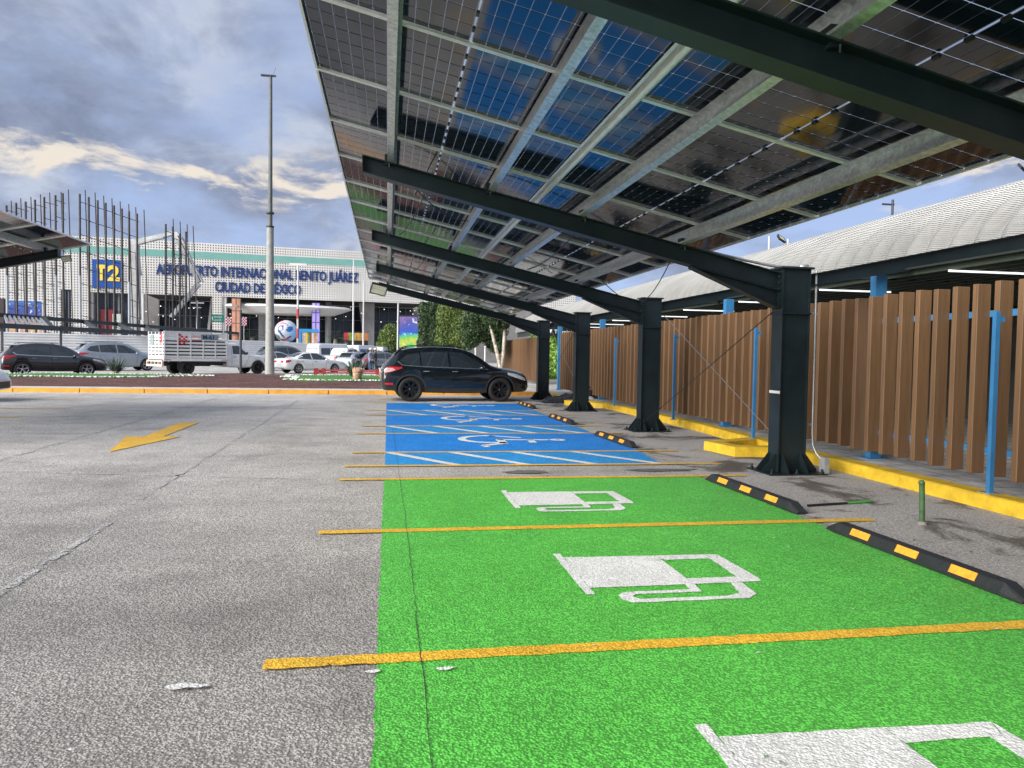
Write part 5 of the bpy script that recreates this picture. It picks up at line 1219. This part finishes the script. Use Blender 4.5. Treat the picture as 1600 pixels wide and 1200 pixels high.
for x in (3,95,240): 
    q=chordpt(U0,U1,min(x,238)); g=MB(); g.bar((q.x,q.y,0),q,.14,.14); g.build('support_post',M_SF,sf)
q=T1; g=MB(); g.bar((q.x,q.y,0),q,.14,.14); g.build('support_post',M_SF,sf)
M_REB=mat('rebar_steel',(.05,.045,.045),.7,var=.2,vs=3); M_REBP=mat('pale_sleeve',(.30,.33,.36),.6)
def cage(label,poles,D):
    x0=poles[0][0]; q=atD(x0,545,D); r_=empty('rebar_cage',(q.x,q.y,0),label=label,cat='rebar')
    tops=[]
    for (x,yt,kind,low) in poles:
        Dp=D; p=atD(x,yt,Dp); b=atD(x+ (0 if kind=='s' else 9),545,Dp)
        g=MB(); 
        if kind=='s':
            g.tube([(p.x,p.y,0),(p.x,p.y,p.z)],.11,6,0); tops.append(p)
        else: g.tube([(b.x,b.y+.6,0),(p.x,p.y+.6,p.z)],.055,5,0)
        g.build('steel_rod',M_REB,r_)
        if low:
            c=atD(x,low,Dp); g=MB(); g.tube([(p.x,p.y,0),(p.x,p.y,c.z)],.135,8,0); g.build('pale_sleeve',M_REBP,r_)
    for a,b in zip(tops,tops[1:]):
        z=min(a.z,b.z)-.5
        while z>3: g=MB(); g.tube([(a.x,a.y+.05,z),(b.x,b.y+.65,z-.25)],.035,4); z-=1.75; g.build('tie_rod',M_REB,r_)
    return r_
def pr_(lst): 
    o=[]
    for a in lst: o.append(a)
    return o
cage('left group of tall steel rebar rods above the small carport tip',[(10,321,'s',430),(13,312,'l',0),(25,317,'s',0),(28,308,'l',0),(40,315,'s',0),(44,306,'l',0),(54.5,312,'s',0),(59,302,'l',0),(69,308,'s',0),(73.5,299,'l',0),(86.5,305,'s',430),(91.5,298,'l',0),(98,302,'s',0),(103,294,'l',0)],80)
cage('middle group of tall rebar rods standing before the T2 sign',[(124.5,303,'s',430),(129.5,295,'l',0),(138.5,308,'s',0),(145,299,'l',0),(152.5,313,'s',0),(158.5,304,'l',0),(165,317,'s',0),(171.5,308,'l',0),(178,321,'s',0),(184.5,313,'l',0),(190.3,326,'s',0),(198,317,'l',0),(201.5,330,'s',440),(209,322,'l',0),(214,334,'s',0),(222,326,'l',0)],80)
cage('right small group of rebar rods before the first letters of the facade',[(259,350,'s',0),(268,341,'l',0),(270,354,'s',0),(279,345,'l',0),(281,365,'s',0),(290,349,'l',0),(290.5,362,'s',0),(299.5,352,'l',0)],84)
pu=rootD('concrete_pump',211,86,0,label='white concrete pump boom folded above the hoarding beside the T2 sign',cat='crane')
M_BOOM=mat('white_boom_paint',(.42,.43,.43),.5,var=.12,vs=1.)
def boom(a,b,w0,w1,name,D=86,m_=M_BOOM,dy=0):
    a=atD(a[0],a[1],D)+Vector((0,dy,0)); b=atD(b[0],b[1],D)+Vector((0,dy,0)); d=(b-a).normalized(); s_=d.cross(Vector((0,1,0))).normalized(); n_=Vector((0,.35,0))
    g=MB(); g.hexa([a-s_*w0-n_,a+s_*w0-n_,a+s_*w0+n_,a-s_*w0+n_,b-s_*w1-n_,b+s_*w1-n_,b+s_*w1+n_,b-s_*w1+n_]); return fix(g.build(name,m_,pu))
boom((213,545),(207,381),.42,.34,'mast'); boom((205,381),(273,364),.34,.18,'boom_arm'); boom((272,364),(311,441),.26,.20,'boom_arm'); boom((311,443),(268,495),.26,.18,'boom_arm')
boom((219,430),(213,380),.12,.12,'hydraulic_ram'); boom((276,364),(285,372),.1,.1,'link'); boom((284,371),(303,415),.07,.07,'link'); boom((303,415),(317,441),.08,.08,'link'); boom((219,382),(258,372),.09,.09,'pipe',dy=-.5); boom((221,500),(218,384),.07,.07,'pipe',dy=-.5)
g=MB(); c=atD(211,545,86); g.box(c.x-4,c.x+4,c.y-1.2,c.y+1.2,.6,2.2); g.build('chassis',M_BOOM,pu)
# ================================================================ POLES, SIGNS
M_POLE=mat('grey_pole_concrete',(.30,.30,.28),.7,var=.1,vs=4); M_PDARK=mat('dark_pole',(.035,.04,.045),.5); M_PLITE=mat('pale_pole',(.5,.5,.5),.5)
def pole(name,label,x,ytop,D,r0,r1,m_,lamp=None,base=None,cat='lamp post'):
    q=atD(x,548,D); top=atD(x,ytop,D).z; r_=empty(name,(q.x,q.y,0),label=label,cat=cat)
    g=MB(); n=14; g.tube([(0,0,top*k/n) for k in range(n+1)],[r0+(r1-r0)*k/n for k in range(n+1)],12); g.build('shaft',m_,r_,local=True)
    return r_,top
r_,t=pole('lamp_post','tall tapering grey concrete lamp post rising from the mulch bed',421.6,126,44.0,.17,.09,mat('dark_grey_pole',(.10,.11,.105),.6,var=.1,vs=4))
g=MB(); g.tube([(0,0,0),(0,0,4.2),(0,0,8.75)],[.27,.235,.20],14); g.build('lower_shaft',M_POLE,r_,local=True)
g=MB(); g.box(-.55,.05,-.10,.10,t+.02,t+.09); g.box(.02,.30,-.02,.02,t+.0,t+.12); g.build('lamp_head',M_PDARK,r_,local=True)
g=MB(); 
for z in (8.8,9.6): g.lathe([(.16,z-.06),(.225,z-.05),(.225,z+.05),(.16,z+.06)],'z',12)
g.build('band',M_PDARK,r_,local=True)
g=MB(); g.tube([(.1,0,t),(.28,0,t+.55)],.008,4); g.build('lightning_rod',M_PDARK,r_,local=True)
r_,t=pole('lamp_post','slim dark lamp post in front of the stake truck cab',376,484,43.5,.075,.06,M_PDARK)
g=MB(); g.tube([(0,0,t-.05),(-.05,0,t+.12),(-.25,0,t+.22)],.035,6); g.box(-.48,-.16,-.09,.09,t+.16,t+.25); g.build('lamp_head',mat('grey_lamp',(.25,.26,.28),.5),r_,local=True)
r_,t=pole('mast','red and white banded mast with floodlight bar right of the giant ball',465,415,90,.13,.11,M_PLITE,cat='mast')
for k in range(3): g=MB(); z0=t*(k*2+.6)/10; g.tube([(0,0,z0),(0,0,z0+t/10)],.145,12); g.build('red_band',mat('mast_red',(.42,.04,.05),.5),r_,local=True)
g=MB(); g.box(-.95,.95,-.1,.1,t,t+.22); g.build('lamp_bar',M_WPAN,r_,local=True)
for x,yt,D,lab in ((551.5,405,86,'thin pale pole left of the splayed concrete pier'),(567.5,440,86,'second thin pale pole just right of the first, by the splayed pier'),(621.5,474,66,'thin pale pole at the left side of the bright LED screen'),(160,292+150,95,None),(194,508-40,95,None)):
    if lab: pole('flag_pole',lab,x,yt,D,.11,.07,M_PLITE,cat='pole')
r_,t=pole('utility_pole','white utility pole with cross arm in front of the dark terminal glass',308,470,92,.12,.10,M_PLITE,cat='pole'); g=MB(); g.box(-.8,.8,-.06,.06,t-.35,t-.2); g.box(-.5,.5,-.06,.06,t-.9,t-.8); g.build('cross_arm',M_PLITE,r_,local=True)
gs=rootD('road_sign',340,88,0,label='green road sign with white lettering before the perforated pier',cat='sign'); za,zb_=zD(340,503.5,88),zD(340,491.5,88); W=9.7/FPX*88
g=MB(); g.box(-W,W,-.05,.05,za,zb_); g.build('sign_plate',mat('sign_green',(.015,.22,.15),.4),gs,local=True); g=MB(); g.tube([(W*.9,.1,0),(W*.9,.1,zb_)],.08,8); g.build('post',M_PLITE,gs,local=True)
text('MEX INSUR',.34,M_WTXT,gs,(-W+.32,-.06,zb_-.42),(1,0,0),(0,0,1),sx=.52); text('INSUR SUR',.34,M_WTXT,gs,(-W+.32,-.06,za+.12),(1,0,0),(0,0,1),sx=.52)
g=MB(); g.prism([(-.10,0),(.10,0),(0,.2)],0,.01,tf=lambda v:Vector((-W+.18+v.x,-.06-v.z,(za+zb_)/2+v.y))); g.box(-W+.15,-W+.21,-.07,-.06,(za+zb_)/2-.25,(za+zb_)/2); g.build('arrow_mark',M_WTXT,gs,local=True)
for x,lab in ((357,'red and white chequered board left of the orange pillar'),(381,'red and white chequered board right of the orange pillar')):
    c=rootD('chequered_board',x,97,0,label=lab,cat='sign'); W=.34; z0,z1=zD(x,509,97),zD(x,495.5,97); W=(z1-z0)/2*.6
    g=MB(); g.box(-W,W,0,.08,z0,z1)
    for i in range(4):
        for j in range(6):
            if (i+j)%2: g.box(-W+i*W/2,-W+(i+1)*W/2,-.02,-.001,z0+j*(z1-z0)/6,z0+(j+1)*(z1-z0)/6,1)
    g.build('board',[mat('chequer_white',(.75,.7,.72),.5),mat('chequer_red',(.35,.01,.05),.5)],c,local=True); g=MB(); g.tube([(0,.05,0),(0,.05,z0)],.05,6); g.build('post',M_PLITE,c,local=True)
# floodlight masts behind the vault
for x,y,D,lab in ((1221,373,31,'floodlight on a short mast behind the ribbed roof, left of the utility pole'),(1597,262,19,'floodlight above the ribbed roof at the right edge of the view')):
    q=atD(x,y,D); r_=empty('roof_flood_light',(q.x,q.y,0),label=lab,cat='floodlight'); s_=D/31
    g=MB(); g.tube([(.30*s_,0,0),(.30*s_,0,q.z)],.05*s_,8); g.build('post',M_PLITE,r_,local=True)
    f=floodlight(r_,(0,0,q.z),(R(-40),R(20),R(20))); f.scale=(s_,)*3
q=atD(1395,312,45); r_=empty('utility_pole',(q.x,q.y,0),label='thin utility pole with a short cross arm above the ribbed roof',cat='pole'); g=MB(); g.tube([(0,0,0),(0,0,q.z)],.07,6); g.build('shaft',M_PDARK,r_,local=True); g=MB(); g.box(-.7,.1,-.04,.04,q.z-.35,q.z-.25); g.build('cross_arm',M_PDARK,r_,local=True)
q=atD(1202,369,60); r_=empty('flag_pole',(q.x,q.y,0),label='thin pale pole behind the roof just left of the floodlight',cat='pole'); g=MB(); g.tube([(0,0,0),(0,0,q.z)],.08,6); g.build('shaft',M_PLITE,r_,local=True)
# low red pipe barrier on the mulch
rb=empty('pipe_barrier',(gD(540,47)[0],gD(540,47)[1],0),label='low red pipe barrier along the mulch bed behind the agave',cat='barrier')
a=Vector(gD(490,46.3)); b=Vector(gD(628,46.3)); g=MB(); g.tube([a+Vector((0,0,.34)),b+Vector((0,0,.34))],.06,8); g.tube([a+Vector((0,0,.20)),b+Vector((0,0,.20))],.04,8); g.build('pipe',mat('barrier_red',(.30,.03,.03),.5,var=.15,vs=3),rb)
for x in (494,506,545,590,625): q=Vector(gD(x,46.3)); g=MB(); g.box(q.x-.12,q.x+.12,q.y-.08,q.y+.08,.05,.46); g.build('stub_post',MATS['barrier_red'],rb)
# ================================================================ PLANTS
def leaf_mat(name,cols,rough=.6):
    m=bpy.data.materials.new(name); m.use_nodes=True; t=m.node_tree; p=t.nodes['Principled BSDF']
    g=t.nodes.new('ShaderNodeNewGeometry'); n=t.nodes.new('ShaderNodeTexNoise'); setin(n,Scale=1.6,Detail=4); t.links.new(g.outputs['Position'],n.inputs['Vector'])
    r1=g.outputs['Random Per Island']; f=mth(t,'ADD',mth(t,'MULTIPLY',r1,.55),mth(t,'MULTIPLY',n.outputs[0],.45))
    t.links.new(ramp(t,f,[(.2,cols[0]),(.5,cols[1]),(.8,cols[2])]),p.inputs['Base Color']); p.inputs['Roughness'].default_value=rough; return m
M_LD=leaf_mat('dark_green_leaves',[(.012,.03,.010),(.03,.062,.018),(.06,.105,.028)]); M_LL=leaf_mat('yellow_green_leaves',[(.04,.07,.012),(.09,.14,.025),(.17,.22,.05)]); M_LB=leaf_mat('bright_green_leaves',[(.14,.30,.04),(.34,.60,.10),(.60,.85,.25)])
M_BARK=mat('grey_bark',(.22,.19,.16),.9,var=.3,vs=8,bump=.6,bs=30); M_BARKW=mat('whitewashed_bark',(.42,.37,.31),.9,var=.3,vs=8,bump=.6,bs=30)
def leaves(name,fn_,n,size,m_,parent,seed=1,al=None):
    """fn_() -> point, normal; each leaf a small folded quad"""
    random.seed(seed); g=MB(); V=[];F=[]
    for i in range(n):
        p,nr=fn_(); a=Vector((random.gauss(0,1),random.gauss(0,1),random.gauss(0,1))).normalized()
        if nr is not None: a=(nr*.9+a*.8).normalized()
        t=a.cross(Vector((random.gauss(0,1),random.gauss(0,1),random.gauss(0,1)))).normalized(); b=a.cross(t); s_=size*random.uniform(.6,1.4)
        o=len(V); V+=[p-t*s_,p-b*s_*.45+a*s_*.12,p+t*s_,p+b*s_*.45+a*s_*.12]; F.append((o,o+1,o+2,o+3))
    g.add(V,F); return g.build(name,m_,parent,local=True)
def boxcrown(w_,d,z0,z1,rough=.15):
    def f():
        u=[random.uniform(-1,1) for _ in range(3)]; k=random.randrange(3) if random.random()<.75 else None; nr=None
        if k is not None:
            u[k]=math.copysign(1,u[k]) if k!=1 else -1 if random.random()<.8 else 1
            nr=Vector([u[i] if i==k else 0 for i in range(3)])
        p=Vector((u[0]*w_/2,u[1]*d/2,(z0+z1)/2+u[2]*(z1-z0)/2))
        b=rough*noise.noise(p*1.1)+rough*.5*noise.noise(p*3.3)
        rnd=1-.10*(abs(u[0])*abs(u[2])) 
        p=Vector((p.x*rnd,p.y*rnd,p.z)); 
        if nr: p+=nr*b*2
        p+=Vector((random.gauss(0,.03),random.gauss(0,.03),random.gauss(0,.03))); return p,nr
    return f
def core(w_,d,z0,z1,m_,parent):
    g=MB(); g.box(-w_*.44,w_*.44,-d*.43,d*.43,z0+.12,z1-.14); g.build('foliage_light_block',m_,parent,local=True)  # solid core added inside the crown to block light
def clipped(label,x,D,wpx,ytop,z0,m_,d=2.6,n=9000,seed=3,trunk=True):
    q=gD(x,D); r_=empty('clipped_tree',q,R(-9.5)*0,label=label,cat='tree',group=None); W=wpx/FPX*D; zt=zD(x,ytop,D)
    leaves('crown',boxcrown(W,d,z0,zt),n,.085,m_,r_,seed); core(W,d,z0,zt,m_,r_)
    if trunk: g=MB(); g.tube([(0,0,0),(.05,0,z0*.5),(0,0,z0+.6)],[.16,.12,.11],10); g.build('trunk',M_BARK,r_,local=True)
    return r_
clipped('dark clipped box shaped tree at the left end of the hedge row',671,52,32,477,.5,M_LD,n=10000,seed=3)
clipped('yellow green clipped box shaped tree in the middle of the hedge row',704,46,40,481,.5,M_LL,n=12000,seed=4)
# tree with loose crown and forked pale trunks
q=gD(757,40); tr=empty('broad_tree',q,label='loose dark crowned tree with forked pale trunks above the black SUV bonnet',cat='tree'); W=70/FPX*40; zt=zD(757,478,40)
def ell(cx_,cy_,cz,rx,ry,rz_,hol=.55):
    def f():
        d=Vector((random.gauss(0,1),random.gauss(0,1),random.gauss(0,1))).normalized(); k=random.uniform(hol,1)*(1+.22*noise.noise(d*2.3+Vector((cx_,cy_,cz)))); return Vector((cx_+d.x*rx*k,cy_+d.y*ry*k,cz+d.z*rz_*k)),None
    return f
for i,(cx_,cz,rx,rz_,n_) in enumerate(((-.5,3.0,.85,1.05,4200),(.45,2.9,.85,1.1,4200),(0,3.7,.9,.6,2600),(-.8,2.2,.45,.5,1300),(.7,1.9,.5,.4,1100))):
    leaves('crown' if i==0 else 'crown_clump',ell(cx_,0,cz,rx,1.0,rz_),n_,.075,M_LD,tr,20+i)
for i,(cx_,cz,r2) in enumerate(((-.45,3.,.55),(.45,3.,.55))):
    g=MB(); g.lathe([(0,cz-r2*1.2),(r2*.8,cz-r2*.6),(r2,cz),(r2*.7,cz+r2*.8),(0,cz+r2*1.1)],'z',10,0,(cx_,0.1,0)); g.build('foliage_light_block',M_LD,tr,local=True)
q2=gD(783,34); g=MB()
fk=empty('forked_tree',q2,label='pale V-shaped forked tree trunk rising beside the brown fence end',cat='tree')
g.tube([(0,0,0),(.02,0,.5),(0,0,.9)],[.16,.13,.12],10); g.tube([(0,0,.8),(-.12,0,1.3),(-.30,0,2.0),(-.55,0,2.9)],[.10,.09,.08,.05],9); g.tube([(0,0,.8),(.10,0,1.4),(.13,0,2.2),(.16,0,3.2)],[.10,.085,.075,.05],9); g.build('trunk',M_BARKW,fk,local=True)
leaves('crown',ell(-.15,.0,3.25,.75,.8,.65),3800,.07,M_LD,fk,44)
tb=empty('small_tree',gD(607,84),label='green rounded tree left of the bright LED screen',cat='tree'); leaves('crown',ell(0,0,2.6,1.35,1.3,2.2,.5),5200,.13,M_LL,tb,31); g=MB(); g.tube([(0,0,0),(0,0,2)],.12,8); g.build('trunk',M_BARK,tb,local=True)
g=MB(); g.lathe([(0,.6),(.8,1.2),(1.,2.6),(.6,3.8),(0,4.3)],'z',10); g.build('foliage_light_block',M_LL,tb,local=True)
# green wall in the gap
gw=empty('green_wall',(9.6,41.0,0),label='bright green planted wall seen through the gap in the slatted fence',cat='plant wall')
def gwf():
    return Vector((random.uniform(-1.6,1.6),random.uniform(-.12,.05)+.08*noise.noise(Vector((random.random(),0,0))),random.uniform(.35,2.8))),Vector((0,-1,.3))
leaves('foliage',gwf,5200,.11,M_LB,gw,51); g=MB(); g.box(-1.65,1.65,.05,.2,.15,2.95); g.build('backing_panel',mat('green_backing',(.10,.25,.04),.8,var=.3,vs=4),gw,local=True)
# palms
def palm(x,D,ytop,label,seed):
    random.seed(seed); r_=empty('palm_tree',gD(x,D),label=label,cat='palm'); zt=zD(x,ytop,D); zc2=zt*.62
    g=MB(); g.tube([(0,0,zc2*k/6) for k in range(7)],[.28,.26,.25,.25,.26,.28,.2],10); g.build('trunk',M_BARK,r_,local=True)
    for k in range(26):
        a=2*PI*k/26+random.uniform(-.1,.1); el_=random.uniform(-.2,1.35); Lf=(zt-zc2)*random.uniform(.85,1.15); V=[];F=[]; n=9
        for i in range(n+1):
            t=i/n; rr=Lf*t*math.cos(el_*(1-.2*t)); z=zc2+Lf*t*math.sin(el_)-Lf*.75*t*t*math.cos(el_); c_=Vector((rr*math.cos(a),rr*math.sin(a),z)); pe=Vector((-math.sin(a),math.cos(a),0))
            wd=.5*math.sin(PI*min(.97,t*.9+.08))
            if i<n:
                o=len(V); dr=Vector((math.cos(a),math.sin(a),0))*Lf/n*.6
                V+=[c_,c_+dr*.5,c_+pe*wd+dr-Vector((0,0,.25*wd)),c_-pe*wd+dr-Vector((0,0,.25*wd))]; F+=[(o,o+1,o+2),(o,o+3,o+1)]
        g=MB(); g.add(V,F); g.build('frond',M_LD,r_,local=True)
palm(394,92,502,'dark palm in front of the terminal between the chequered board and the column',61); palm(524,92,505,'dark palm right of the lilac pillar banner',62); palm(541,98,512,'smaller palm behind the flag poles near the long kiosk',63)
# agaves
def agave(px,D,rr,hh,label,seed,n=44):
    random.seed(seed); q=gD(px,D); r_=empty('agave_plant',(q[0],q[1],.24),label=label,cat='plant')
    V=MB()
    for k in range(n):
        a=random.uniform(0,2*PI); el_=random.uniform(.45,1.5); L=hh*random.uniform(.8,1.05)/max(.75,math.sin(el_)*.95+.1); d=Vector((math.cos(a)*math.cos(el_),math.sin(a)*math.cos(el_),math.sin(el_))); pe=Vector((-math.sin(a),math.cos(a),0))
        if abs(d.x*L)>rr: L*=rr/abs(d.x*L)
        up=pe.cross(d).normalized(); w_=.045; pts=[]
        for t,ww in ((0,.8),(.35,1.),(.7,.6),(1.,.04)):
            c_=d*L*t; pts+=[c_-pe*w_*ww,c_-up*.012*ww*2,c_+pe*w_*ww]
        V.add(pts,[(i*3,i*3+1,i*3+4,i*3+3) for i in range(3)]+[(i*3+1,i*3+2,i*3+5,i*3+4) for i in range(3)])
    V.build('leaf_rosette',mat('agave_leaf',(.085,.13,.10),.5,var=.2,vs=8),r_,local=True)
    g=MB(); g.lathe([(0,.0),(.12,.0),(.14,.12),(.05,.25),(0,.27)],'z',10); g.build('stem',M_BARK,r_,local=True); return r_
agave(181.5,36.8,.62,.92,'spiky agave on the left grass patch in front of the charcoal SUV',71)
agave(555,34.5,.5,1.05,'tall spiky agave on the right grass patch beside the clay pot',72,50)
pt=empty('clay_pot',(*gD(558.5,33.2)[:2],.22),label='broken terracotta pot standing on the mulch beside the agave',cat='pot')
g=MB(); g.lathe([(0,0),(.19,0),(.20,.30),(.21,.52),(.16,.50),(.15,.05),(0,.05)],'z',18)
o=g.build('pot_body',mat('terracotta',(.42,.27,.18),.85,var=.2,vs=10,bump=.4,bs=30),pt,local=True)
for v in o.data.vertices:
    if v.co.z>.4: v.co.z+=.09*math.sin(math.atan2(v.co.y,v.co.x)*5)+.04*math.sin(math.atan2(v.co.y,v.co.x)*11)
g=MB(); g.lathe([(.195,.36),(.225,.38),(.225,.42),(.2,.44)],'z',18); g.build('pot_rim',mat('red_clay',(.5,.2,.13),.8,var=.15),pt,local=True)
# white parasol behind the SUV roof
pa=empty('parasol',gD(668,58),label='white parasol tip showing over the black SUV roof',cat='parasol'); zt=zD(668,535.5,58); g=MB(); g.lathe([(0,zt),(.55,zt-.22),(1.2,zt-.42),(1.2,zt-.47),(0,zt-.05)],'z',8,0,(0,0,0),False); g.build('canopy',M_WPAN,pa,local=True); g=MB(); g.tube([(0,0,0),(0,0,zt-.1)],.03,6); g.build('pole',M_PLITE,pa,local=True)
for x,yt,lab in ((743,544,'short white post behind the SUV windscreen, left one'),(758,541,'taller white post behind the SUV bonnet')):
    q=gD(x,31.5); b_=empty('marker_post',q,label=lab,cat='post'); g=MB(); z=zD(x,yt,31.5); g.tube([(0,0,0),(0,0,z)],.035,8); g.lathe([(0,z+.01),(.045,z),(.045,z-.06),(0,z-.06)],'z',8); g.build('shaft',M_WPAN,b_,local=True)
# green stake in the gravel and its loose twin lying flat
M_GST=mat('green_painted_tube',(.06,.13,.05),.5,var=.2,vs=12)
st=empty('ground_stake',(4.70,5.87,0),label='short dark green stake standing upright in the gravel',cat='stake')
g=MB(); g.tube([(.02,0,0),(.004,0,.36),(0,0,.37)],[.024,.024,.024],12); g.build('tube',M_GST,st,local=True); g=MB(); g.lathe([(0,.40),(.017,.398),(.026,.385),(.027,.365),(.024,.365)],'z',12); g.build('cap',M_GST,st,local=True)
g=MB(); g.lathe([(.024,.0),(.05,.0),(.035,.02),(.024,.03)],'z',10,0,(.02,0,0)); g.build('collar',mat('stake_mortar',(.25,.23,.2),.9),st,local=True)
ls=empty('loose_rod',(4.5,6.75,.004),label='thin rod lying flat on the gravel, black at one end and green at the other',cat='rod')
g=MB(); g.tube([(-.40,-.07,.014),(.08,.01,.014)],.012,8,0); g.build('black_end',M_BLACK,ls,local=True); g=MB(); g.tube([(.08,.01,.014),(.40,.07,.016)],.013,8,0); g.build('green_end',mat('fresh_green',(.06,.35,.06),.5),ls,local=True)
# heap of black sheeting with a small trolley by the last column
hp=empty('black_sheeting',(5.45,22.55,0),label='crumpled black sheeting heaped at the foot of the last column',cat='sheeting')
V=[];n=26;m_=14
for i in range(n+1):
    for j in range(m_+1):
        u,v=i/n*2-1,j/m_*2-1; e=max(0,1-(u*u+v*v)); z=.02+.42*e**.6*(.6+.5*noise.noise(Vector((u*2.2,v*2.2,3))))+.06*abs(noise.noise(Vector((u*7,v*7,1))))
        V.append((u*.75,v*.45,max(.012,z*.8)))
g=MB(); g.add(V,[(i*(m_+1)+j,(i+1)*(m_+1)+j,(i+1)*(m_+1)+j+1,i*(m_+1)+j+1) for i in range(n) for j in range(m_)]); g.build('sheet',mat('black_sheet',(.015,.015,.017),.35,var=.1),hp,local=True)
tr2=empty('hand_trolley',(6.1,22.3,0),label='small folded hand trolley with one wheel up beside the black sheeting',cat='trolley')
g=MB(); g.tube([(-.75,0,.12),(-.1,.0,.40),(.38,0,.62)],.02,8); g.tube([(-.75,.25,.12),(-.1,.25,.40),(.38,.25,.62)],.02,8); g.tube([(-.75,0,.12),(-.75,.25,.12)],.02,8); g.tube([(.38,0,.62),(.38,.25,.62)],.02,8); g.build('handle_frame',M_BLACK,tr2,local=True)
g=MB(); g.lathe([(0,-.05),(.13,-.05),(.15,0),(.13,.05),(0,.05)],'y',18,0,(.10,-.06,.28)); g.build('wheel',M_TYRE,tr2,local=True)
g=MB(); g.tube([(-.22,-.15,.14),(.12,-.18,.12),(.2,-.19,.12)],[.11,.11,.05],12); g.build('white_bottle',M_WPAN,tr2,local=True)
bd=empty('timber_block',(6.45,22.6,.146),label='brown timber block lying on the pavement behind the third column',cat='timber'); g=MB(); g.box(-.28,.28,-.1,.1,0,.10); o=g.build('block',mat('old_timber',(.12,.08,.05),.8,var=.25,vs=8,bump=.5,bs=30),bd,local=True); o.modifiers.new('b','BEVEL').width=.01
# loose leaves and debris on the paving
random.seed(9); g=MB()
for k in range(60):
    x,y=random.uniform(3.9,5.8),random.uniform(4.5,13); r=random.uniform(.006,.018); z=.012
    t0=random.uniform(0,6); g.add([(x+r*math.cos(t0+t),y+r*.7*math.sin(t0+t),z+random.uniform(0,.01)) for t in (0,1.3,2.6,3.9,5.2)],[(0,1,2,3,4)])
o=g.build('small_debris',mat('dry_leaf',(.20,.13,.06),.9,var=.3,vs=20)); tag(o,'scattered dry leaf bits and pebbles on the gravel verge',kind='stuff')
g=MB(); g.box(-1.9,1.9,0,4.,0,.01)
